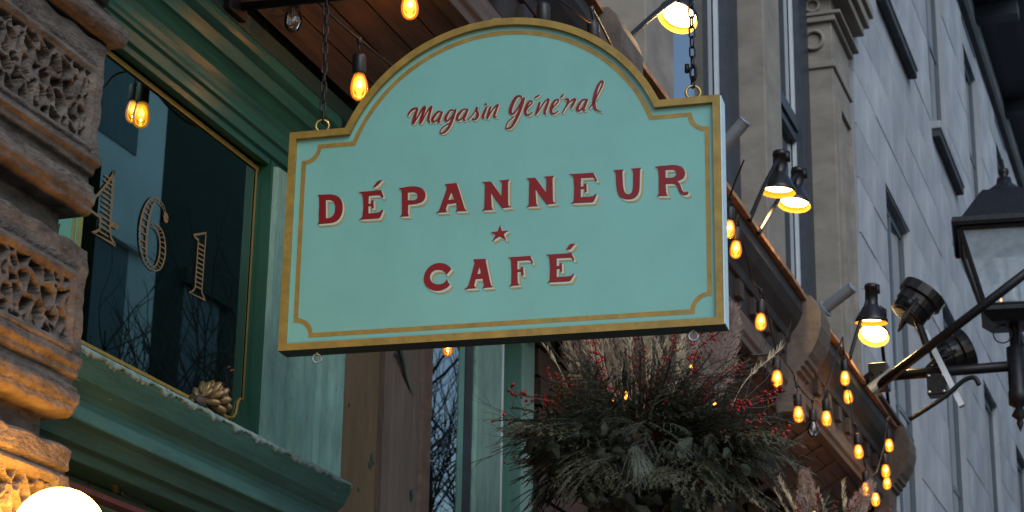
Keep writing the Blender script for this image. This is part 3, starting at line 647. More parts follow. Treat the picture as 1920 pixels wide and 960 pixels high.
GLYPHS = [
  ('D', [[(-5045,1324),(-4986,1310),(-4699,1302),(-4598,1279),(-4519,1247),(-4454,1201),(-4400,1134),(-4365,1062),(-4347,980),(-4343,888),(-4350,794),(-4377,690),(-4425,614),(-4488,559),(-4572,528),(-4663,518),(-4834,514),(-5005,516),(-4979,556),(-4969,599),(-4982,800),(-4983,1059),(-4994,1233),(-5011,1284)],[(-4813,1155),(-4783,656),(-4714,653),(-4655,669),(-4608,702),(-4571,757),(-4548,824),(-4541,909),(-4547,990),(-4567,1049),(-4604,1098),(-4648,1130),(-4706,1152)]]),
  ('E', [[(-3934,1303),(-3327,1305),(-3255,1122),(-3288,1096),(-3332,1148),(-3384,1175),(-3653,1174),(-3650,953),(-3588,960),(-3577,1042),(-3521,1046),(-3507,833),(-3563,832),(-3583,896),(-3650,893),(-3643,696),(-3422,696),(-3338,715),(-3284,776),(-3249,742),(-3327,566),(-3374,544),(-3897,550),(-3841,580),(-3801,622),(-3783,878),(-3801,1108),(-3826,1225),(-3870,1269)]]),
  ('accent', [[(-3549,1404),(-3455,1534),(-3394,1569),(-3309,1580),(-3314,1557),(-3396,1472),(-3478,1404)]]),
  ('P', [[(-2853,1318),(-2769,1326),(-2545,1341),(-2418,1331),(-2305,1299),(-2220,1249),(-2162,1176),(-2137,1089),(-2145,998),(-2182,930),(-2256,882),(-2347,861),(-2459,853),(-2590,852),(-2588,613),(-2560,540),(-2799,550),(-2761,587),(-2745,625),(-2764,1168),(-2784,1261)],[(-2610,1178),(-2603,969),(-2462,958),(-2398,967),(-2355,1001),(-2339,1054),(-2355,1112),(-2393,1155),(-2461,1180)]]),
  ('A', [[(-1630,1326),(-1331,1336),(-1286,1218),(-1106,652),(-1078,602),(-1035,562),(-1325,571),(-1299,625),(-1323,796),(-1552,786),(-1590,662),(-1581,611),(-1546,574),(-1851,570),(-1791,602),(-1757,661),(-1590,1158),(-1584,1257)],[(-1458,1096),(-1533,892),(-1356,898)]]),
  ('N', [[(-666,1303),(-436,1299),(-393,1251),(-146,890),(-135,1214),(-156,1272),(-208,1309),(55,1311),(26,1275),(16,1217),(32,641),(64,600),(126,574),(-115,564),(-418,986),(-394,616),(-376,570),(-342,538),(-641,541),(-599,576),(-582,631),(-579,1222),(-608,1274)]]),
  ('N', [[(484,1309),(714,1305),(757,1257),(1004,896),(1015,1220),(994,1278),(942,1315),(1205,1317),(1176,1281),(1166,1223),(1182,647),(1214,606),(1276,580),(1035,570),(732,992),(756,622),(774,576),(808,544),(509,547),(551,582),(568,637),(571,1228),(542,1280)]]),
  ('E', [[(1583,1327),(2205,1313),(2304,1099),(2262,1087),(2234,1154),(2192,1190),(1895,1197),(1888,971),(1961,971),(1981,1046),(2028,1048),(2038,827),(1990,828),(1973,903),(1888,904),(1889,693),(2109,689),(2207,699),(2263,750),(2291,727),(2221,558),(2179,535),(1630,552),(1687,577),(1714,619),(1724,955),(1705,1237),(1654,1291)]]),
  ('U', [[(2712,1338),(2964,1337),(2950,1294),(2939,1237),(2955,942),(2969,824),(2999,734),(3038,690),(3088,669),(3138,679),(3177,720),(3203,805),(3212,921),(3216,1243),(3196,1303),(3160,1341),(3411,1343),(3389,1301),(3383,1258),(3373,850),(3361,734),(3327,644),(3260,573),(3177,542),(3082,538),(2988,555),(2907,599),(2843,683),(2807,808),(2787,956),(2776,1250),(2754,1305)]]),
  ('R', [[(3759,1337),(3870,1348),(4203,1349),(4327,1327),(4423,1281),(4483,1209),(4507,1119),(4495,1033),(4461,978),(4397,940),(4309,918),(4369,849),(4416,706),(4449,634),(4492,610),(4575,621),(4579,563),(4530,538),(4464,534),(4393,578),(4345,668),(4313,767),(4266,828),(4198,860),(4019,866),(4030,650),(4046,597),(4076,554),(3795,568),(3837,602),(3851,651),(3854,1072),(3842,1248),(3814,1303)],[(4022,1233),(4020,1023),(4177,1016),(4244,1037),(4283,1080),(4292,1129),(4270,1183),(4215,1226)]]),
  ('star', [[(-170,118),(-111,-44),(44,-43),(-71,-126),(-4,-294),(-173,-177),(-364,-289),(-277,-137),(-407,-54),(-227,-43)]]),
  ('C', [[(-1404,-948),(-1445,-888),(-1516,-830),(-1609,-784),(-1726,-763),(-1835,-773),(-1938,-819),(-2020,-886),(-2080,-979),(-2111,-1082),(-2113,-1161),(-2095,-1254),(-2048,-1343),(-1973,-1414),(-1883,-1461),(-1784,-1489),(-1680,-1491),(-1590,-1468),(-1505,-1430),(-1430,-1359),(-1519,-1207),(-1549,-1262),(-1602,-1303),(-1679,-1327),(-1757,-1324),(-1836,-1298),(-1900,-1254),(-1943,-1186),(-1958,-1114),(-1942,-1042),(-1897,-982),(-1825,-947),(-1742,-940),(-1658,-959),(-1584,-1006),(-1522,-1084)]]),
  ('A', [[(-832,-732),(-522,-744),(-507,-855),(-395,-1357),(-367,-1442),(-320,-1492),(-584,-1495),(-547,-1437),(-589,-1253),(-769,-1253),(-804,-1407),(-785,-1455),(-738,-1489),(-1060,-1494),(-988,-1457),(-946,-1397),(-804,-834)],[(-680,-947),(-726,-1126),(-618,-1121)]]),
  ('F', [[(55,-746),(617,-747),(695,-927),(670,-951),(639,-884),(593,-855),(292,-854),(295,-1081),(374,-1078),(396,-1018),(437,-1013),(458,-1235),(412,-1237),(380,-1141),(296,-1146),(308,-1405),(326,-1453),(360,-1486),(93,-1494),(131,-1460),(148,-1420),(147,-1057),(133,-822),(102,-773)]]),
  ('E', [[(1011,-742),(1655,-750),(1737,-924),(1707,-948),(1676,-886),(1631,-865),(1290,-858),(1292,-1060),(1363,-1060),(1375,-989),(1417,-986),(1427,-1204),(1384,-1209),(1368,-1133),(1293,-1133),(1294,-1344),(1584,-1346),(1664,-1331),(1704,-1282),(1734,-1303),(1647,-1451),(1605,-1473),(1056,-1469),(1101,-1439),(1123,-1389),(1128,-1074),(1105,-814),(1069,-770)]]),
  ('accent', [[(1528,-642),(1616,-521),(1654,-509),(1760,-511),(1642,-645),(1604,-658)]]),
]
SCRIPT = [
  ('M', [[(-2676,3297,12),(-2650,3369,21),(-2558,3458,27),(-2449,3480,24),(-2441,3425,27),(-2490,3274,39),(-2530,3083,42)],[(-2493,3096,12),(-2366,3327,18),(-2261,3495,21),(-2229,3470,30),(-2286,3287,36),(-2336,3075,33)],[(-2305,3079,12),(-2193,3311,15),(-2088,3463,18),(-2054,3473,24),(-2099,3302,30),(-2125,3143,27),(-2085,3056,12)]]),
  ('a', [[(-1781,3311,15),(-1865,3329,21),(-1957,3240,30),(-2016,3133,33),(-1982,3059,24),(-1905,3091,15),(-1830,3180,15),(-1762,3303,21)],[(-1771,3297,27),(-1820,3147,27),(-1855,3060,24),(-1810,3034,12)]]),
  ('g', [[(-1445,3322,15),(-1539,3340,18),(-1629,3226,30),(-1670,3117,33),(-1624,3049,21),(-1533,3121,15),(-1437,3266,15)],[(-1399,3340,21),(-1457,3178,33),(-1529,2960,33),(-1618,2807,27),(-1724,2727,18),(-1796,2743,12),(-1789,2807,12),(-1713,2896,12),(-1560,2979,9)]]),
  ('a', [[(-1104,3322,15),(-1197,3328,18),(-1303,3228,30),(-1359,3121,33),(-1323,3044,21),(-1237,3077,15),(-1162,3183,15),(-1079,3317,18)],[(-1088,3311,27),(-1146,3149,27),(-1184,3057,24),(-1137,3020,12)]]),
  ('s', [[(-1051,3044,12),(-945,3163,12),(-856,3299,12),(-838,3362,21),(-849,3276,24),(-809,3166,33),(-832,3072,30),(-893,3023,21),(-949,3054,12)]]),
  ('i', [[(-588,3329,21),(-637,3199,30),(-678,3081,27),(-640,3039,12)],[(-617,3418,20),(-599,3423,20)]]),
  ('n', [[(-480,3319,24),(-526,3172,27),(-551,3030,21)],[(-533,3054,9),(-438,3228,15),(-333,3347,15),(-284,3365,21),(-330,3234,27),(-374,3072,24),(-321,3032,12)]]),
  ('G', [[(340,3492,12),(302,3559,21),(186,3522,36),(82,3324,42),(45,3161,39),(95,3083,24),(177,3139,18),(296,3336,15),(371,3470,18)],[(401,3486,24),(328,3269,39),(225,2991,36),(91,2748,27),(-21,2695,18),(-61,2746,12),(-3,2884,12),(133,3006,9)]]),
  ('e', [[(430,3157,12),(556,3279,15),(616,3353,15),(579,3399,18),(510,3347,27),(442,3178,33),(449,3059,27),(520,3011,18),(620,3082,9)],[(685,3472,12),(730,3499,18),(791,3526,15)]]),
  ('n', [[(808,3326,24),(762,3164,30),(718,3022,21)],[(757,3053,9),(876,3249,15),(981,3380,15),(1042,3387,24),(998,3238,30),(942,3058,27),(979,2998,12)]]),
  ('e', [[(1111,3125,12),(1240,3247,15),(1300,3337,15),(1263,3372,18),(1179,3316,27),(1114,3147,33),(1121,3029,27),(1188,2988,18),(1293,3051,9)],[(1357,3414,12),(1387,3450,20),(1423,3491,15)]]),
  ('r', [[(1472,3346,15),(1544,3352,27),(1533,3232,24),(1468,3114,14),(1402,2996,11)],[(1527,3220,12),(1632,3305,18),(1732,3334,27),(1690,3236,27),(1648,3151,21),(1625,3090,11)]]),
  ('a', [[(2015,3301,15),(1918,3291,21),(1829,3175,30),(1787,3068,33),(1830,3007,21),(1919,3072,15),(2009,3206,15),(2045,3292,18)],[(2033,3283,27),(1979,3145,30),(1944,3038,27),(1992,2999,12)]]),
  ('l', [[(2094,3059,12),(2189,3173,14),(2309,3400,14),(2413,3612,17),(2443,3731,21),(2398,3754,24),(2308,3623,30),(2234,3375,39),(2213,3187,39),(2243,3042,30),(2294,2983,18),(2405,2922,6)]]),
]
def grow_poly(p, d): return inset(p, -d)
def shift(p, dx, dz): return [(x + dx, z + dz) for x, z in p]
for nm, loops in GLYPHS:
    L_ = [[(x / 10000, z / 10000) for x, z in l] for l in loops]
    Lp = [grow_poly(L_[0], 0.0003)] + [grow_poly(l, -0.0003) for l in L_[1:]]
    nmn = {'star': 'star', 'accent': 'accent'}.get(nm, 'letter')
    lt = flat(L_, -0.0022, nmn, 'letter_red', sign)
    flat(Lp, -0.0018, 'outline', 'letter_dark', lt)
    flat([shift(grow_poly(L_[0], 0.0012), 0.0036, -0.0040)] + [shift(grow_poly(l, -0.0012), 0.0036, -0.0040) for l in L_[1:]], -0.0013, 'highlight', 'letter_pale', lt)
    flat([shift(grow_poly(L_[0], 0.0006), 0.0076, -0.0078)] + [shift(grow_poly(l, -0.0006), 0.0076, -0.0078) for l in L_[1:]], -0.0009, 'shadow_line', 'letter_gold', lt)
def brush(strokes, grow, dx, dz, y):
    m = MB()
    for si, s in enumerate(strokes):
        pts = [Vector((x / 10000, z / 10000, r / 10000)) for x, z, r in s]; pts = smooth_path(pts, 5); vs = []; yy = y - si * 0.00006
        for i, p in enumerate(pts):
            t = (pts[min(i + 1, len(pts) - 1)] - pts[max(i - 1, 0)]); t = Vector((t.x, t.y)).normalized(); nn = Vector((-t.y, t.x)); r = max(p.z, 0.0003) + grow
            vs += [(p.x + nn.x * r + dx, yy, p.y + nn.y * r + dz), (p.x - nn.x * r + dx, yy, p.y - nn.y * r + dz)]
        m.add(vs, [(2 * i, 2 * i + 1, 2 * i + 3, 2 * i + 2) for i in range(len(pts) - 1)])
        for e in (0, -1):
            p = pts[e]; r = max(p.z, 0.0003) + grow; yy2 = yy - 0.00002
            m.add([(p.x + r * math.cos(k * 0.785) + dx, yy2, p.y + r * math.sin(k * 0.785) + dz) for k in range(8)], [tuple(range(8))])
    return m
for nm, st_ in SCRIPT:
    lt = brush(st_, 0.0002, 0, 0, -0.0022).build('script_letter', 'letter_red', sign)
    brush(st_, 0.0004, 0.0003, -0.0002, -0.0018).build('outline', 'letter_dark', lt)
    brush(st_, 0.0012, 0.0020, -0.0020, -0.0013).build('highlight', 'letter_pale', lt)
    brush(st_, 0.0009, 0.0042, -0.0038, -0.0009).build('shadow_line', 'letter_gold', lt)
# eye bolts: two brass ones in the chains, two steel ones below
for x, z, mt_, R2_ in ((-0.508, SZB, 'brass', 0.017), (0.470, SZB, 'brass', 0.018)):
    MB().torus((x, 0.018, z + R2_ + 0.006), R2_, 0.0035, (0.25, -1, 0)).tube([(x, 0.018, z - 0.002), (x, 0.018, z + 0.008)], 0.004, 8).build('eye_bolt', mt_, sign, smooth=True)
for x in (-0.492, 0.462):
    MB().torus((x, 0.018, SZA - 0.016), 0.011, 0.0028, (0.25, -1, 0)).tube([(x, 0.018, SZA + 0.002), (x, 0.018, SZA - 0.006)], 0.003, 8).build('eye_bolt', 'steel', sign, smooth=True)

# the iron arm above and the two chains
SM = Matrix.Translation(SO) @ Matrix.Rotation(SROT, 4, 'Z')
def S(x, y, z): return SM @ Vector((x, y, z))
arm = root('sign_bracket', S(-0.80, 0.018, 0.70), 'black iron arm above the teal sign, fixed to the cornice', 'bracket')
BASE[arm.name] = Vector(arm.location)
MB().tube([S(-0.80, 0.018, 0.70), S(0.56, 0.018, 0.70)], 0.0125, 10).build('bar', 'black_iron', arm, smooth=True)
MB().box(S(-0.8, 0, 0).x - 0.05, S(-0.8, 0, 0).x + 0.05, 2.372, 2.391, S(0, 0, 0.665).z, S(0, 0, 0.735).z).build('wall_plate', 'black_iron', arm, bevel=0.003)
MB().tube([S(-0.80, 0.018, 1.15), S(0.1, 0.018, 0.71)], 0.008, 8).build('stay', 'black_iron', arm, smooth=True)
lk = MB(); nl = 22
for i in range(nl):                                       # one oval chain link
    pass
def link_mesh():
    m = MB(); pth = []
    for i in range(20):
        a = 2 * math.pi * i / 20; x = 0.0068 * math.cos(a); zz = 0.0068 * math.sin(a) + (0.0085 if math.sin(a) > 0 else -0.0085); pth.append(Vector((x, 0, zz)))
    pts = pth + [pth[0]]
    vs = []; fs = []; k = 7
    for i in range(20):
        t = (pth[(i + 1) % 20] - pth[i - 1]).normalized(); a = Vector((0, 1, 0)); b = t.cross(a)
        for j in range(k): q = 2 * math.pi * j / k; vs.append(pth[i] + a * (0.0026 * math.cos(q)) + b * (0.0026 * math.sin(q)))
    for i in range(20):
        for j in range(k): fs.append((i * k + j, ((i + 1) % 20) * k + j, ((i + 1) % 20) * k + (j + 1) % k, i * k + (j + 1) % k))
    return m.add(vs, fs).mesh('link', 'black_iron', True)
LINK = link_mesh()
def chain(a, b, label):
    c = root('chain', a, label, 'chain'); d = b - a; n_ = int(d.length / 0.0255); q = d.to_track_quat('Z', 'Y')
    for i in range(n_ + 1):
        r_ = q.to_matrix().to_4x4() @ Matrix.Rotation(rad(35 + 90 * (i % 2) + random.uniform(-8, 8)), 4, 'Z')
        place('link', LINK, c, Matrix.Translation(d * (i / n_)) @ r_)
    return c
c1 = chain(S(-0.508, 0.018, SZB + 0.050), S(-0.514, 0.018, 0.688), 'black chain holding the teal sign at its end by the green cornice')
c2 = chain(S(0.470, 0.018, SZB + 0.052), S(0.467, 0.018, 0.688), 'black chain holding the teal sign at its street end')
MB().torus(S(0.472, 0.014, SZB + 0.075), 0.012, 0.0034, (-1, 0.3, 0), sx=0.75, sz=1.7).tube([S(0.456, 0.014, SZB + 0.078), S(0.456, 0.014, SZB + 0.100)], 0.006, 8).build('quick_link', 'black_iron', c2, smooth=True)

# ------------------------------------------------------------------ festoon lights
def lathe_obj(name, prof, material, parent, n=20): return MB().lathe(prof, n=n).build(name, material, parent, smooth=True)
def make_bulb(lit):
    b = root('festoon_bulb', (0, 0, 0), None, None, 'bulbs on the string lights', 0, True)
    MB().tube([(0, 0, 0.004), (0.001, 0, -0.02), (0, 0, -0.047)], 0.0028, 6).lathe([(0, .012), (.006, .010), (.008, 0), (.005, -.016), (0, -.018)], n=10).build('lead', 'dark_rubber', b, smooth=True)
    lathe_obj('socket', [(0.0, -0.040), (0.010, -0.041), (0.017, -0.046), (0.0195, -0.054), (0.0195, -0.100), (0.0175, -0.1045), (0.0, -0.1045)], 'dark_rubber', b)
    gl = lathe_obj('glass', [(0.0135, -0.102), (0.0165, -0.108), (0.0215, -0.122), (0.0250, -0.140), (0.0252, -0.150), (0.0232, -0.162), (0.0185, -0.172), (0.0105, -0.1785), (0.0, -0.181)], 'bulb_lit' if lit else 'bulb_unlit', b, 28)
    fm = 'filament' if lit else 'steel'
    if lit:
        lathe_obj('filament', [(0, -0.120), (0.0035, -0.125), (0.0075, -0.131), (0.0085, -0.136), (0.0065, -0.141), (0, -0.144)], fm, b, 14)
        lathe_obj('inner_glow', [(0.006, -0.106), (0.012, -0.114), (0.0165, -0.126), (0.0175, -0.138), (0.0140, -0.150), (0.007, -0.158), (0, -0.160)], 'bulb_halo', b, 20)
        lathe_obj('mid_glow', [(0.004, -0.112), (0.0095, -0.120), (0.0125, -0.130), (0.0122, -0.138), (0.008, -0.147), (0, -0.151)], 'bulb_halo', b, 18)
        lathe_obj('tip_glint', [(0, -0.163), (0.004, -0.166), (0.0045, -0.169), (0, -0.172)], 'filament_core', b, 10)
        ld = bpy.data.lights.new('bulb_light', 'POINT'); ld.energy = 0.32; ld.color = (1.0, 0.52, 0.16); ld.shadow_soft_size = 0.003
        lo = bpy.data.objects.new('bulb_light', ld); COL.objects.link(lo); lo.parent = b; lo.location = (0, 0, -0.156)
    else:
        MB().tube([(-0.004, 0, -0.104), (-0.006, 0, -0.150), (0.0, 0.004, -0.125), (0.006, 0, -0.150), (0.004, 0, -0.104)], 0.0008, 5).build('filament', fm, b)
    return b
BULBS = [  # pixel of the glass centre in the photograph -> ray, and the distance (X) at which it hangs
    (548, 36, 4.62, 0, 'unlit clear bulb hanging beside the chain over the green cornice'),
    (670, 163, 4.74, 1, 'glowing amber bulb against the sign\'s curved shoulder, near the chain'),
    (763, 15, 4.80, 1, 'glowing amber bulb over the rising curve of the sign\'s arch'),
    (1017, 66, 5.0, 1, 'bulb hidden behind the crest of the sign with only its black socket showing'),
    (1110, 96, 5.45, 1, 'bulb behind the falling curve of the arch beside the copper edge'),
    (1371, 430, 7.76, 1, 'glowing bulb half hidden behind the sign\'s street edge'),
    (1383, 468, 7.86, 1, 'glowing bulb just below the one half hidden by the sign edge'),
    (1428, 605, 8.29, 1, 'single glowing bulb beside the lower street corner of the sign'),
    (1457, 712, 8.58, 1, 'glowing bulb beside the berry twigs, above the trio with a dark bulb'),
    (1495, 778, 9.05, 1, 'glowing bulb hanging closest to the evergreen arrangement, beside the unlit one'),
    (1525, 805, 9.35, 0, 'unlit clear bulb between two glowing bulbs'),
    (1549, 785, 9.65, 1, 'glowing bulb on the street side of the unlit clear bulb'),
    (1584, 710, 10.2, 1, 'upper glowing bulb of the pair under the black shaded lamps'),
    (1587, 745, 10.6, 1, 'lower glowing bulb of the pair under the black shaded lamps'),
    (1607, 848, 10.5, 1, 'glowing bulb above the lowest cluster, on the evergreen side'),
    (1666, 836, 11.5, 1, 'glowing bulb nearest the grey ashlar wall'),
    (1624, 918, 10.8, 1, 'glowing bulb in the lowest cluster, closest to the small arrangement'),
    (1642, 937, 11.1, 1, 'lowest glowing bulb of all the string lights'),
    (1660, 884, 11.3, 1, 'front one of two overlapping glowing bulbs in the lowest cluster'),
    (1665, 907, 11.9, 1, 'rear one of two overlapping glowing bulbs in the lowest cluster')]
proto = {1: None, 0: None}; TOPS = []
for u, v, X, lit, lab in BULBS:
    if proto[lit] is None: b = make_bulb(lit); proto[lit] = b
    else: b = copy_tree(proto[lit])
    c = atX(u, v, X); b.location = c + Vector((0, 0, 0.143)); TOPS.append(Vector(b.location))
    b.rotation_euler = (random.uniform(-.07, .07), random.uniform(-.07, .07), random.uniform(0, 6))
    tag(b, lab, 'light bulb')
def cord(pts, label, r=0.0042):
    o = MB().tube(smooth_path(pts, 8), r, 6).build('light_cord', 'dark_rubber', None, smooth=True); return tag(o, label, 'cord', 'cords of the string lights')
T = TOPS; V_ = Vector
cord([T[0] + V_((-0.15, 0.05, 0.10)), T[0], T[1] + V_((-0.10, 0.1, 0.10)), T[1] + V_((0, 0, 0)), V_((5.15, 2.10, 3.98)), V_((5.5, 2.12, 4.14))], 'black cord running past the chain to the bulb at the sign\'s shoulder')
cord([V_((4.6, 2.2, 4.16)), T[2], V_((4.9, 1.86, 4.24)), T[3], V_((5.3, 1.66, 4.22)), T[4], V_((6.2, 1.84, 4.5))], 'black cord over the arch of the sign')
cord([atX(1395, 300, 7.6), T[5], T[6], atX(1410, 520, 8.1), T[7], atX(1440, 590, 8.4), T[8], atX(1487, 700, 8.9), T[9] + V_((0, 0, 0.01)), T[10] + V_((0, 0, 0.0)), T[11], atX(1568, 665, 9.9), atX(1580, 632, 10.0)], 'black cord dipping from the sign edge to the lamp on the cornice')
cord([atX(1580, 632, 10.0), T[12], T[13], atX(1600, 790, 10.5), T[14], T[16], T[17], T[18], atX(1657, 845, 11.4), T[15], atX(1668, 780, 11.6)], 'black cord looping through the lowest cluster of bulbs')
for i in (): pass

# ------------------------------------------------------------------ shaded lamps on arms along the cornice
def shaded_lamp(pos, axis, base, label, R=0.082, scale=1.0):
    """pos: centre of the mouth; axis: the way it shines; base: foot of the arm on the cornice"""
    l = root('shaded_lamp', base, label, 'lamp', 'black shaded lamps along the cornice'); q = Vector(axis).normalized().to_track_quat('-Z', 'Y').to_matrix()
    P = Vector(pos)
    def L(name, prof, mt_, par, n_=28): return MB().lathe([(r * R, z * R) for r, z in prof], P, n_, q).build(name, mt_, par, smooth=True)
    sh = L('shade', [(1.0, 0), (1.01, 0.02), (1.01, 0.18), (0.98, 0.26), (0.55, 1.0), (0.44, 1.12), (0.40, 1.3), (0.40, 2.15), (0.44, 2.16), (0.44, 2.4), (0.36, 2.5), (0.0, 2.52)], 'lamp_shade', l)
    L('shade_lining', [(0.995, 0.002), (0.97, 0.16), (0.90, 0.28), (0.84, 0.36)], 'shade_inside', sh)
    L('bulb_face', [(0.84, 0.30), (0.6, 0.24), (0.3, 0.21), (0.0, 0.20)], 'lamp_disc', l)
    back = P + q @ Vector((0, 0, 2.2 * R))
    MB().tube(smooth_path([base, (Vector(base) + back) / 2 + Vector((0, 0, 0.015)), back]), 0.011, 8).build('arm', 'copper_flashing' if False else 'black_iron', l, smooth=True)
    kn_ = back + Vector((0.0, -0.03, -0.01)); MB().lathe([(0, .03), (.018, .028), (.018, -.02), (0, -.022)], kn_, 10).build('knuckle', 'black_iron', l, smooth=True)
    ld = bpy.data.lights.new('lamp_beam', 'SPOT'); ld.energy = 11; ld.color = (1, 0.62, 0.24); ld.spot_size = rad(110); ld.spot_blend = 0.6; ld.shadow_soft_size = 0.05
    lo = bpy.data.objects.new('lamp_beam', ld); COL.objects.link(lo); lo.parent = l
    lo.location = P + Vector(axis).normalized() * 0.012 - Vector(base); lo.rotation_euler = Vector(axis).normalized().to_track_quat('-Z', 'Y').to_euler()
    return l
def edge(u):   # a point on the copper edge of the cornice under photo column u
    q = ray(u, (u - 1110) * 1.40); return at(u, (u - 1110) * 1.40, 1.885)
e1, e2, e3, e4 = edge(1168), edge(1405), edge(1408), edge(1592)
shaded_lamp(atX(1270, 34, 7.0), (-0.42, 0.22, -0.88), e1 + V_((0, 0, 0.0)), 'black lamp with glowing golden mouth above the street-end chain of the sign')
shaded_lamp(atX(1459, 361, 8.75), (0.0, 0.08, -1), e2, 'black conical lamp shining straight down, front one of the close pair')
shaded_lamp(atX(1489, 385, 9.3), (-0.16, 0.10, -1), e3 + V_((0.15, 0, 0)), 'black conical lamp tilted outward, rear one of the close pair')
shaded_lamp(atX(1634, 606, 10.9), (0.06, 0.05, -1), e4, 'black conical lamp facing down over the low golden lamp by the ashlar wall', 0.090)
shaded_lamp(atX(1638, 630, 11.6), (-0.50, 0.10, -0.84), V_((12.25, 1.90, 4.69)), 'low lamp with a bright golden mouth turned to the street, by the ashlar wall', 0.092)

# ------------------------------------------------------------------ grey pipe stubs on the cornice
def pipe(a, b, label):
    p = root('pipe_stub', a, label, 'pipe', 'grey pipe stubs on the cornice'); d = (b - a).normalized()
    MB().tube([a, b], 0.031, 16).build('pipe', 'galvanised', p, smooth=False)
    MB().torus(b - d * 0.004, 0.030, 0.004, d).build('rim', 'galvanised', p, smooth=True)
    MB().lathe([(0, 0.0), (0.05, 0.0), (0.05, 0.012), (0, 0.012)], a, 16, d.to_track_quat('Z', 'Y').to_matrix()).build('flange', 'galvanised', p)
pa_ = atX(1392, 238, 8.6)
pipe(atX(1330, 305, 8.6), atX(1398, 226, 8.55), 'grey pipe stub slanting up beside the sign\'s upper corner')
pipe(atX(1545, 580, 10.3), atX(1600, 538, 10.25), 'grey pipe stub slanting up from the corbel by the lamps')

# ------------------------------------------------------------------ iron scroll bracket under the cornice
sb_ = root('scroll_bracket', atX(1345, 668, 8.9), 'thin iron scroll bracket under the cornice behind the berry twigs', 'bracket')
MB().tube([atX(1345, 669, 8.9), atX(1452, 664, 8.9)], 0.006, 8).build('rod', 'black_iron', sb_, smooth=True)
def spiral(cu, cv, r0, turn, ph_): return [atX(cu + r0 * math.exp(-0.20 * t) * math.cos(ph_ + turn * t), cv + r0 * math.exp(-0.20 * t) * math.sin(ph_ + turn * t), 8.9) for t in [0.35 * k for k in range(28)]]
for cu, cv, r0, tn, p0 in ((1385, 695, 24, 1, -1.6), (1422, 690, 22, -1, -1.4), (1405, 720, 16, 1, 0.2)):
    MB().tube(spiral(cu, cv, r0, tn, p0), 0.0045, 6).build('scroll', 'black_iron', sb_, smooth=True)
MB().tube([atX(1448, 665, 8.9), atX(1436, 700, 8.9), atX(1440, 790, 8.9)], 0.005, 6).build('upright', 'black_iron', sb_, smooth=True)

# ------------------------------------------------------------------ wall lantern on its bracket, floodlights
LX = 11.3
lan = root('street_lantern', atX(1889, 705, LX), 'black four-sided street lantern with glass panes on an iron bracket', 'lantern')
c = atX(1889, 436, LX); a_ = 0.345; ph = rad(45) + rad(6)
def sq(prof, n_=4): return MB().lathe([(r * math.sqrt(2), z) for r, z in prof], (c.x, c.y, 0), n_, None, ph)
zr = c.z
sq([(0.300, zr - 0.040), (0.308, zr - 0.02), (0.300, zr + 0.010), (0.255, zr + 0.018), (0.150, zr + 0.190), (0.125, zr + 0.225)]).build('roof', 'black_iron', lan)
MB().lathe([(0.135, zr + 0.215), (0.115, zr + 0.245), (0.07, zr + 0.275), (0.045, zr + 0.30), (0.04, zr + 0.33), (0.015, zr + 0.335), (0.03, zr + 0.36), (0.03, zr + 0.385), (0.008, zr + 0.40), (0.004, zr + 0.45)], (c.x, c.y, 0), 20).build('finial', 'black_iron', lan, smooth=True)
zb_ = atX(1900, 585, LX).z
cage = MB(); cs, sn = math.cos(ph), math.sin(ph)
def corner(k, half, z): a = ph + k * math.pi / 2; return V_((c.x + half * math.sqrt(2) * math.cos(a), c.y + half * math.sqrt(2) * math.sin(a), z))
for k in range(4):
    cage.tube([corner(k, 0.262, zr - 0.045), corner(k, 0.150, zb_)], 0.014, 6); cage.tube([corner(k, 0.262, zr - 0.045), corner(k + 1, 0.262, zr - 0.045)], 0.016, 6); cage.tube([corner(k, 0.150, zb_), corner(k + 1, 0.150, zb_)], 0.016, 6)
cage.build('cage', 'black_iron', lan)
for k in range(4):
    MB().add([corner(k, 0.260, zr - 0.045), corner(k + 1, 0.260, zr - 0.045), corner(k + 1, 0.148, zb_), corner(k, 0.148, zb_)], [(0, 1, 2, 3)]).build('pane', 'lantern_glass', lan)
sq([(0.17, zb_ - 0.005), (0.175, zb_ - 0.03), (0.12, zb_ - 0.085), (0.0, zb_ - 0.09)]).build('base_plate', 'black_iron', lan)
MB().lathe([(0.05, zb_), (0.055, zb_ + 0.12), (0.045, zb_ + 0.17), (0.0, zb_ + 0.19)], (c.x, c.y, 0), 16).build('chimney', 'bulb_unlit', lan, smooth=True)
bn = MB()
for k in range(6):
    a = k * 1.047; bn.torus((c.x + 0.09 * math.cos(a), c.y + 0.09 * math.sin(a), zb_ + 0.035), 0.022, 0.006, (0, 0, 1), n=10, m=5)
bn.build('burner', 'rust_edge', lan)
for k in range(3):
    a = k * 2.1 + 2.6; MB().lathe([(0, .012), (.008, 0), (0, -.012)], (c.x + 0.10 * math.cos(a), c.y + 0.10 * math.sin(a), zb_ + 0.05), 8).build('pilot_flame', 'fairy_light', lan)
zp = atX(1905, 765, LX).z
MB().lathe([(0.028, zb_ - 0.08), (0.028, zb_ - 0.20), (0.05, zb_ - 0.21), (0.05, zp + 0.10), (0.055, zp + 0.09), (0.055, zp + 0.02), (0.02, zp), (0.045, zp - 0.045), (0.015, zp - 0.07), (0.02, zp - 0.09), (0.0, zp - 0.14)], (c.x, c.y, 0), 16).build('stem', 'black_iron', lan, smooth=True)
for k in range(2):
    p = V_((c.x, c.y, zb_ - 0.14)); MB().torus(p + V_((-0.05, 0.06 - 0.15 * k, 0)), 0.05, 0.004, (1, 0.2, 0.1)).build('wire_loop', 'dark_rubber', lan, smooth=True)
w0 = atX(1652, 706, LX); h1 = V_((c.x, c.y, w0.z + 0.005))
MB().tube([w0, h1], 0.030, 12).build('bracket_bar', 'black_iron', lan, smooth=True)
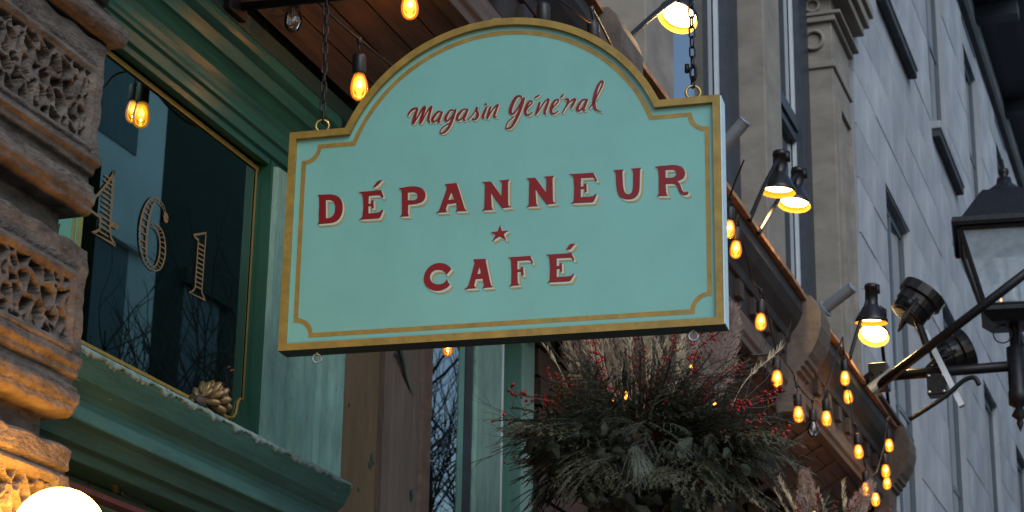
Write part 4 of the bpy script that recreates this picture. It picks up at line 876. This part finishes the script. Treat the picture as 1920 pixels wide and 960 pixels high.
MB().tube([atX(1640, 728, LX - 0.05), atX(1960, 484, LX - 0.46)], 0.026, 12).build('stay_bar', 'black_iron', lan, smooth=True)
MB().tube([atX(1632, 732, LX - 0.05), atX(1676, 698, LX - 0.05)], 0.036, 14).build('sleeve', 'galvanised', lan)
MB().box(w0.x - 0.02, w0.x + 0.10, w0.y - 0.04, w0.y + 0.07, w0.z - 0.07, w0.z + 0.08).build('mount', 'black_iron', lan, bevel=0.008)
MB().tube([atX(1640, 700, LX), V_((11.35, 1.95, 4.66)), V_((11.4, 2.02, 4.66))], 0.03, 10).build('foot', 'black_iron', lan)
MB().tube(smooth_path([atX(1705, 787, LX - 0.1), atX(1770, 745, LX - 0.1), atX(1805, 715, LX - 0.1), atX(1826, 708, LX - 0.1), atX(1836, 722, LX - 0.1)]), 0.014, 8).build('hook_rod', 'black_iron', lan, smooth=True)
def floodlight(p, axis, label, bar):
    f = root('floodlight', p, label, 'floodlight', 'black floodlights clamped to the lantern bracket'); q = Vector(axis).normalized().to_track_quat('Z', 'Y').to_matrix()
    MB().lathe([(0.0, -0.09), (0.085, -0.09), (0.10, -0.075), (0.10, -0.025), (0.115, -0.02), (0.115, 0.035), (0.135, 0.04), (0.135, 0.10), (0.125, 0.105), (0.12, 0.05), (0.0, 0.045)], p, 24, q).build('housing', 'lamp_shade', f, smooth=False, bevel=0.003)
    for k in range(5): MB().lathe([(0.088, -0.085 + k * 0.014), (0.108, -0.083 + k * 0.014), (0.108, -0.078 + k * 0.014), (0.088, -0.076 + k * 0.014)], p, 24, q).build('cooling_fin', 'lamp_shade', f)
    MB().tube([p + q @ V_((-0.118, 0, 0)), p + q @ V_((-0.125, 0, -0.14)), p + q @ V_((0.125, 0, -0.14)), p + q @ V_((0.118, 0, 0))], 0.011, 6).build('yoke', 'black_iron', f)
    MB().lathe([(0, .01), (.028, .008), (.028, -.008), (0, -.01)], p + V_((-0.125, 0.02, -0.02)), 14, Matrix.Rotation(rad(90), 3, 'Y')).build('pivot', 'black_iron', f, smooth=True)
    MB().tube([p + V_((-0.03, 0, -0.06)), bar], 0.022, 8).build('stalk', 'black_iron', f)
floodlight(atX(1716, 572, LX - 0.1), (0.15, -0.55, 0.75), 'upper black floodlight above the diagonal stay of the lantern bracket', atX(1742, 660, LX - 0.08))
floodlight(atX(1783, 668, LX + 0.15), (0.30, -0.75, 0.35), 'lower black floodlight tucked behind the lantern bracket', atX(1768, 702, LX + 0.1))
fb = root('clamp_plate', atX(1765, 705, LX - 0.08), 'pale steel strap and black box clamped on the lantern bracket', 'clamp')
d0, d1 = atX(1728, 622, LX - 0.09), atX(1798, 762, LX - 0.09); nrm = V_((0, -0.02, 0.0))
MB().add([d0, d0 + V_((0, -0.030, 0.012)), d1 + V_((0, -0.030, 0.012)), d1, d0 + V_((0.05, 0, 0)), d0 + V_((0.05, -0.030, 0.012)), d1 + V_((0.05, -0.030, 0.012)), d1 + V_((0.05, 0, 0))], [(0, 1, 2, 3), (4, 5, 6, 7), (0, 1, 5, 4), (1, 2, 6, 5), (2, 3, 7, 6), (3, 0, 4, 7)]).build('strap', 'lit_trim', fb)
bc = atX(1757, 720, LX - 0.06); MB().box(bc.x - 0.02, bc.x + 0.08, bc.y - 0.055, bc.y + 0.055, bc.z - 0.065, bc.z + 0.06).build('junction_box', 'black_iron', fb, bevel=0.006)
for k in range(4):
    MB().lathe([(0, .006), (.007, .004), (.007, -.002)], (bc.x - 0.024, bc.y + (-0.04, 0.04)[k % 2], bc.z + (-0.05, 0.045)[k // 2]), 8, Matrix.Rotation(rad(-90), 3, 'Y')).build('bolt', 'steel', fb)

# ------------------------------------------------------------------ globe lamp, gilded pine cone, bulb inside the window
gp = at(110, 1003, 2.07)
gl = root('globe_lamp', gp + V_((0, 0, -0.12)), 'bright round glass globe lamp below the carved stone pier', 'lamp')
MB().lathe([(0.089 * math.sin(math.pi * i / 24), 0.089 * math.cos(math.pi * i / 24)) for i in range(25)], gp, 40).build('globe', 'globe_light', gl, smooth=True)
MB().lathe([(0.035, -0.13), (0.045, -0.10), (0.045, -0.075), (0.0, -0.07)], gp, 20).build('collar', 'black_iron', gl, smooth=True)
MB().tube(smooth_path([gp + V_((0, 0, -0.12)), gp + V_((0, 0.03, -0.20)), gp + V_((0, 0.12, -0.24)), gp + V_((0, 0.24, -0.22))]), 0.012, 8).build('arm', 'black_iron', gl, smooth=True)
cp_ = at(387, 752, 2.40); cp_.z = 2.868
cone = root('gilded_pine_cone', cp_, 'gilded pine cone lying on the green window sill', 'pine cone')
ax = V_((0.93, -0.10, 0.12)).normalized(); qx = ax.to_track_quat('Z', 'Y').to_matrix()
MB().lathe([(0, -0.045), (0.018, -0.03), (0.022, 0.0), (0.015, 0.03), (0, 0.045)], cp_ + V_((0, 0, 0.012)), 12, qx).build('core', 'rust_edge', cone, smooth=True)
sm = MB().lathe([(0, 0), (0.006, 0.004), (0.010, 0.016), (0.0085, 0.026), (0.004, 0.031), (0, 0.032)], n=8).mesh('scale', 'gold_cone', True)
for k in range(34):
    t = k / 33; a = k * 2.399; zz = -0.036 + 0.075 * t; r = 0.020 * math.sin(math.pi * (0.15 + 0.8 * t)) ** 0.7
    dl = (V_((math.cos(a), math.sin(a), 0.55))).normalized(); ps = V_((r * math.cos(a), r * math.sin(a), zz))
    s_ = 0.75 + 0.5 * math.sin(math.pi * (0.1 + 0.8 * t))
    place('scale', sm, cone, Matrix.Translation(qx @ ps + V_((0, 0, 0.012))) @ (qx @ dl.to_track_quat('Z', 'Y').to_matrix()).to_4x4() @ Matrix.Diagonal((s_ * 0.95, s_ * 0.6, s_ * 1.15, 1)))
sb = root('shelf_bulb', at(938, 815, 2.80), 'small warm bulb glowing inside the dark doorway', 'light bulb')
p = at(938, 808, 2.80); MB().lathe([(0, .03), (.010, .022), (.013, .005), (.010, -.012), (0, -.02)], p, 14).build('glass', 'filament_core', sb, smooth=True)
MB().lathe([(0, -.018), (.008, -.02), (.009, -.05), (0, -.052)], p, 12).build('socket', 'brass', sb, smooth=True)

# ------------------------------------------------------------------ dried winter arrangement
def quad_strip(m, a, b, wd, nrm):
    """thin blade from a to b"""
    d = (b - a); s = d.cross(nrm)
    if s.length < 1e-6: s = d.cross(V_((0.3, 0.5, 0.8)))
    s = s.normalized() * wd; m.add([a - s * 0.6, a + s * 0.6, b + s * 0.25, b - s * 0.25], [(0, 1, 2, 3)])
rg = random.Random(11)
def fir_mesh(nm, mt_, flatness, needle, droop, side=True, wd=0.0019):
    m = MB(); N_ = 30
    def stem(p0, d0, L_, lev):
        pts = []; p = V_(p0); d = V_(d0)
        for i in range(13):
            pts.append(V_(p)); d = (d + V_((0, 0, -droop / 13)) + V_((rg.uniform(-.04, .04), rg.uniform(-.04, .04), 0))).normalized(); p = p + d * L_ / 12
        m.tube(pts, [0.0030 * L_ / 0.4 * (1 - 0.7 * i / 12) + 0.0006 for i in range(13)], 4, cap=False)
        k = int(L_ * 300)
        for j in range(k):
            t = (j + rg.random()) / k * 11.9; i = int(t); q = pts[i].lerp(pts[i + 1], t - i); tg = (pts[i + 1] - pts[i]).normalized()
            a = rg.uniform(0, 6.28); sd_ = V_((0, math.cos(a), math.sin(a) * flatness)); dn_ = (tg * 0.75 + sd_).normalized()
            quad_strip(m, q, q + dn_ * needle * rg.uniform(.7, 1.15), wd, V_((rg.uniform(-1, 1), rg.uniform(-1, 1), 1)))
        if lev == 0 and side:
            for s in range(7):
                i = 2 + s; sd_ = (1 if s % 2 else -1); tg = (pts[i + 1] - pts[i]).normalized()
                stem(pts[i], (tg * 0.8 + V_((0, sd_ * 0.75, rg.uniform(-.15, .15)))).normalized(), L_ * (0.50 - 0.045 * s), 1)
    stem((0, 0, 0), (1, 0, 0.15), 0.42, 0)
    return m.mesh(nm, mt_)
FIRS = [fir_mesh('fir_branch', 'fir' if k < 3 else 'pine_needle', 0.35, 0.019, 0.22 + 0.18 * k) for k in range(4)]
CEDARS = [fir_mesh('cedar_frond', 'cedar', 0.15, 0.017, 0.6 + 0.3 * k, True, 0.0042) for k in range(2)]
GREYS = [fir_mesh('pine_plume', 'pine_needle', 0.9, 0.05, 1.0, False) for k in range(1)]
def tuft():
    m = MB()
    for k in range(150):
        a = rg.gauss(0, .5); b = rg.gauss(0, .35); d = V_((1, a * 0.62, b * 0.6)).normalized(); L_ = rg.uniform(.10, .22) * (1.1 - 0.25 * abs(a)); p = V_((rg.uniform(-.02, .05), rg.gauss(0, .012), rg.gauss(0, .010)))
        mid = p + d * L_ * .5; end = mid + (d + V_((0.25, rg.uniform(-.15, .15), -0.2))).normalized() * L_ * .5
        quad_strip(m, p, mid, 0.0013, V_((0, 0, 1))); quad_strip(m, mid, end, 0.0010, V_((0, 0, 1)))
    return m.mesh('needle_tuft', 'pine_needle')
TUFT = tuft()
def wheat():
    m = MB(); pts = [V_((0.02 * math.sin(i * .5), 0, i * 0.035)) for i in range(9)]; m.tube(pts, 0.0016, 4)
    for k in range(60):
        z = 0.15 + 0.15 * rg.random(); a = rg.uniform(0, 6.28); p = V_((0.02 * math.sin(z / .035 * .5), 0, z)); d = V_((math.cos(a) * .4, math.sin(a) * .4, 1)).normalized(); quad_strip(m, p, p + d * rg.uniform(.018, .035), 0.003, V_((math.sin(a), -math.cos(a), 0.2)))
    return m.mesh('grass_stalk', 'straw')
WHEAT = [wheat() for _ in range(3)]
def plume_mesh():
    m = MB(); pts = [V_((0.05 * (i / 12) ** 2, 0, i * 0.035)) for i in range(13)]; m.tube(pts, 0.0015, 4)
    for k in range(2600):
        t = rg.random() ** 0.8; z = 0.10 + 0.30 * t; i = min(11, int(z / .035)); p = pts[i].lerp(pts[i + 1], z / .035 - i); a = rg.uniform(0, 6.28); sp_ = 0.050 * math.sin(math.pi * (0.12 + 0.85 * t)) ** 0.7
        o = V_((math.cos(a), math.sin(a), 0)) * sp_ * math.sqrt(rg.random()); q = p + o + V_((rg.gauss(0, .005), rg.gauss(0, .005), rg.uniform(-.01, .03)))
        e = q + V_((math.cos(a) * .3 + rg.gauss(0, .5), math.sin(a) * .3 + rg.gauss(0, .5), 1.0)).normalized() * rg.uniform(.008, .022)
        quad_strip(m, q, e, 0.0013, V_((math.sin(a), -math.cos(a), .3)))
    return m.mesh('pampas_plume', 'plume')
PLUME = [plume_mesh() for _ in range(2)]
def berry_mesh():
    tw, be = MB(), MB(); pts = [V_((i * 0.04, 0.02 * math.sin(i), 0.006 * i * (1 if i < 5 else .5))) for i in range(9)]; tw.tube(pts, 0.0018, 4)
    for k in range(22):
        q = pts[rg.randint(3, 8)] + V_((rg.uniform(-.03, .02), rg.uniform(-.022, .022), rg.uniform(-.022, .022))); r = rg.uniform(.0048, .007)
        be.lathe([(0, r), (r * .7, r * .7), (r, 0), (r * .7, -r * .7), (0, -r)], q, 7)
    return tw.mesh('berry_twig', 'red_twig'), be.mesh('berries', 'berry', True)
BERRY = [berry_mesh() for _ in range(3)]
def ivy_mesh():
    o = [(0, 0), (-.008, -.002), (-.018, .001), (-.021, .012), (-.024, .022), (-.017, .030), (-.012, .042), (0, .056), (.011, .043), (.017, .031), (.023, .021), (.020, .011), (.017, .001), (.008, -.002)]
    vs = [(x, y, -abs(x) * .35 - y * y * 3) for x, y in o] + [(0, .022, .004)]; n_ = len(o); return MB().add(vs, [(i, (i + 1) % n_, n_) for i in range(n_)]).mesh('ivy_leaf', 'ivy')
IVY = ivy_mesh()
def twig_mesh():
    m = MB()
    def br(p, d, L_, r, lev):
        pts = [p]
        for i in range(5): d = (d + V_((rg.uniform(-.2, .2), rg.uniform(-.25, .25), rg.uniform(-.2, .2)))).normalized(); pts.append(pts[-1] + d * L_ / 5)
        m.tube(pts, [r * (1 - .13 * i) for i in range(6)], 4)
        if lev < 2:
            for k in range(3): br(pts[rg.randint(2, 4)], (d + V_((0, rg.uniform(-.9, .9), rg.uniform(-.6, .9)))).normalized(), L_ * .5, r * .6, lev + 1)
    br(V_((0, 0, 0)), V_((1, 0, 0)), 0.5, 0.0032, 0); return m.mesh('bare_twig', 'twig')
TWIG = [twig_mesh() for _ in range(4)]
def hydr():
    m = MB()
    for k in range(260):
        d = V_((rg.gauss(0, 1), rg.gauss(0, 1), rg.gauss(0, 1))).normalized(); p = d * rg.uniform(.055, .085); s = rg.uniform(.006, .011); t = d.orthogonal().normalized(); b = d.cross(t); ro = rg.uniform(0, 6); t, b = t * math.cos(ro) + b * math.sin(ro), b * math.cos(ro) - t * math.sin(ro)
        m.add([p - t * s, p - b * s + d * .003, p + t * s, p + b * s + d * .004], [(0, 1, 2, 3)])
    return m.mesh('dried_flower_head', 'hydrangea')
HYD = hydr()
def orient(d, roll=0.0):
    d = d.normalized(); y = V_((0, 0, 1)).cross(d)
    if y.length < 0.05: y = V_((0, 1, 0))
    y.normalize(); z = d.cross(y); m3 = Matrix((d, y, z)).transposed(); return (m3 @ Matrix.Rotation(roll, 3, 'X')).to_4x4()
def orient_z(d, roll=0.0): return (d.normalized().to_track_quat('Z', 'Y').to_matrix() @ Matrix.Rotation(roll, 3, 'Z')).to_4x4()
RT = V_((0.33, -0.94, 0)); TO = V_((-0.94, -0.33, 0)); UP = V_((0, 0, 1))   # along the photo's right, towards the eye, up
def arrangement(C0, s, label, full):
    a = root('winter_arrangement', C0 + V_((0, 0, -0.30 * s)), label, 'flower arrangement', 'dried arrangements hung under the cornice'); O = V_((0, 0, 0.30 * s))
    def put(nm, me, r_, u_, t_, mt_, sc=1.0): return place(nm, me, a, Matrix.Translation(O + (RT * r_ + UP * u_ + TO * t_) * s) @ mt_ @ Matrix.Scale(s * sc, 4))
    m = MB(); core = [(0.13 * math.sin(math.pi * i / 12), 0.12 * math.cos(math.pi * i / 12)) for i in range(13)]
    mb_ = MB().lathe([(r * s, z * s) for r, z in core], (0, 0, 0), 18).mesh('moss_ball', 'moss', True); place('moss_ball', mb_, a, Matrix.Translation(O + V_((0, 0, -0.10 * s))))
    bk = MB().lathe([(0.15 * s, -0.04 * s), (0.16 * s, -0.06 * s), (0.13 * s, -0.20 * s), (0.06 * s, -0.28 * s), (0, -0.29 * s)], (0, 0, 0), 20).mesh('basket', 'twig'); place('basket', bk, a, Matrix.Translation(O + V_((0, 0, -0.10 * s))))
    top = 4.2 - (C0.z - 0.30 * s)
    for sg in (-1, 1):
        wm = MB().tube([O + TO * -0.16 * s + RT * (0.05 * sg * s), V_((0.15, 0.2 + 0.02 * sg, top))], 0.002, 5).mesh('hanging_wire', 'black_iron'); place('hanging_wire', wm, a)
    nF, nC = (190, 110) if full else (60, 40)
    for k in range(nF):
        th = rg.uniform(-0.5, math.pi + 0.5) if k % 3 else rg.uniform(0, 6.28)
        if 0.7 < th < 2.5 and rg.random() < 0.48: th = rg.choice((rg.uniform(-0.6, 0.6), rg.uniform(2.6, 3.8)))
        t = rg.uniform(-0.2, 0.8) if k % 2 else rg.uniform(0.6, 1.8)
        d = (RT * math.cos(th) + UP * (math.sin(th) * 0.60 + 0.02) + TO * t).normalized()
        b_ = rg.uniform(0.04, 0.22)
        put('fir_branch', FIRS[k % 4], d.dot(RT) * b_ * 1.2, d.dot(UP) * b_ - 0.02, d.dot(TO) * b_, orient(d, rg.uniform(-.5, .5)), rg.uniform(.5, .92))
    for k in range(46 if full else 16):                   # short sprigs turned to the street fill the middle
        th = rg.uniform(0, 6.28); r2 = rg.uniform(0, .26); d = (RT * math.cos(th) * .9 + UP * (math.sin(th) * .8 + .25) + TO * .9).normalized()
        put('fir_branch', FIRS[(k * 3) % 4], math.cos(th) * r2, math.sin(th) * r2 * .6 + .02, .20 + rg.uniform(0, .10), orient(d, rg.uniform(-.6, .6)), rg.uniform(.34, .55))
    for k in range(nC):
        th = rg.uniform(math.pi * 0.9, 2.1 * math.pi); d = RT * math.cos(th) * 1.0 + UP * (math.sin(th) * 0.5 + 0.12) + TO * rg.uniform(0.1, 1.4); b_ = rg.uniform(.10, .26)
        put('cedar_frond', CEDARS[k % 2], d.dot(RT) * b_, d.dot(UP) * b_ - 0.06, d.dot(TO) * b_, orient(d, rg.uniform(-.4, .4)), rg.uniform(.55, .95))
    nW = 52 if full else 10
    for k in range(nW):
        r_ = rg.gauss(-0.03, 0.13); d = UP + RT * (r_ * 1.6 + rg.uniform(-.08, .08)) + TO * rg.uniform(-.25, .3)
        put('grass_stalk', WHEAT[k % 3], r_ * 0.7, 0.10 + rg.uniform(-.03, .06), rg.uniform(-.05, .18), orient_z(d, rg.uniform(0, 6)), rg.uniform(.8, 1.25))
    pl_ = [(0.09, .12, .18), (0.14, .08, .32), (0.17, .02, .40), (-0.10, .08, -.20), (-0.02, .10, 0.03), (0.05, .10, .10), (-0.15, .06, -.30)] if full else [(0.10, .02, .4), (-.05, .02, 0)]
    for k, (r_, u_, ln_) in enumerate(pl_):
        put('pampas_plume', PLUME[k % 2], r_, u_, -0.02, orient_z(UP + RT * ln_ + TO * rg.uniform(-.1, .2), rg.uniform(0, 6)), rg.uniform(1.0, 1.25))
    br_ = [(-.18, .05, 2.85), (-.2, -.02, 3.05), (-.15, .1, 2.6), (-.05, .05, 2.0), (0, .1, 1.75), (.05, .08, 1.5), (.1, .12, 1.15), (.14, .06, 1.0), (.15, .08, .85), (.2, .02, .5), (.2, .04, .35), (.18, -.06, .1), (.05, 0, .7), (-.08, .0, 2.4), (-.02, -.03, 1.3), (.1, -.05, .3), (-.2, -.12, 3.2), (.0, -.02, 1.0), (-.1, .04, 1.8), (.08, .02, 1.9)]
    if not full: br_ = br_[::2]
    for k, (r_, u_, th) in enumerate(br_):
        d = RT * math.cos(th) + UP * math.sin(th) * .75 + TO * rg.uniform(.25, .75); mt_ = orient(d, rg.uniform(-1, 1)); sc = rg.uniform(.75, 1.1)
        t = put('berry_twig', BERRY[k % 3][0], r_, u_, .12, mt_, sc); place('berries', BERRY[k % 3][1], t)['kind'] = 'stuff'
    for k in range(14 if full else 6):
        th = rg.uniform(-.1, math.pi + .1); d = RT * math.cos(th) + UP * math.sin(th) * .7 + TO * rg.uniform(-.3, .5)
        put('bare_twig', TWIG[k % 4], d.dot(RT) * .12, d.dot(UP) * .08, .02, orient(d, rg.uniform(-3, 3)), rg.uniform(.6, 1.0))
    for k in range(5 if full else 2):
        r_, u_, ln_ = [(-.05, -.10, .05), (.24, .02, 1.2), (.30, -.04, 1.6), (.16, -.10, .6), (-.26, -.05, -1.0)][k]
        put('needle_tuft', TUFT, r_, u_, .40 - abs(r_) * .5, orient(-UP * .85 + TO * .55 + RT * (ln_ + .12), 0), .72)
    for k in range(5 if full else 2):
        d = RT * (0.9 + .12 * k) + UP * (.35 - .18 * k) + TO * .4; put('pine_plume', GREYS[0], .14, .02, .12, orient(d, rg.uniform(-.4, .4)), rg.uniform(.8, 1.0))
    for k in range(90 if full else 25):
        th = rg.uniform(math.pi * .95, 2.05 * math.pi); r2 = rg.uniform(.12, .42); n_ = (RT * math.cos(th) * .7 + UP * (math.sin(th) * .4 + .2) + TO * rg.uniform(.5, 1.1)).normalized()
        put('ivy_leaf', IVY, math.cos(th) * r2, math.sin(th) * r2 * .75 - .05, .34 * rg.uniform(.6, 1.1), orient_z(n_, rg.uniform(0, 6)), rg.uniform(.7, 1.25))
    for r_, u_, t_ in ([(-.27, .12, .10), (-.24, .15, .14)] if full else [(-.1, .1, .1)]): put('dried_flower_head', HYD, r_, u_, t_, Matrix.Identity(4), 1.0)
    fm_ = MB().lathe([(0, .008), (.006, .004), (.006, -.004), (0, -.008)], n=7).mesh('fairy_light', 'fairy_light', True)
    for k in range(6 if full else 4):
        th = rg.uniform(-.3, 2.2); r2 = rg.uniform(.1, .42); put('fairy_light', fm_, math.cos(th) * r2, math.sin(th) * r2 * .8, rg.uniform(.05, .25), Matrix.Identity(4), rg.uniform(.6, 1.2))
    return a
arrangement(atX(1205, 835, 6.7), 1.0, 'large dried winter arrangement with berries and plumes under the sign', True)
arrangement(atX(1535, 1050, 9.6), 0.85, 'smaller dried arrangement low beside the lowest string bulbs', False)
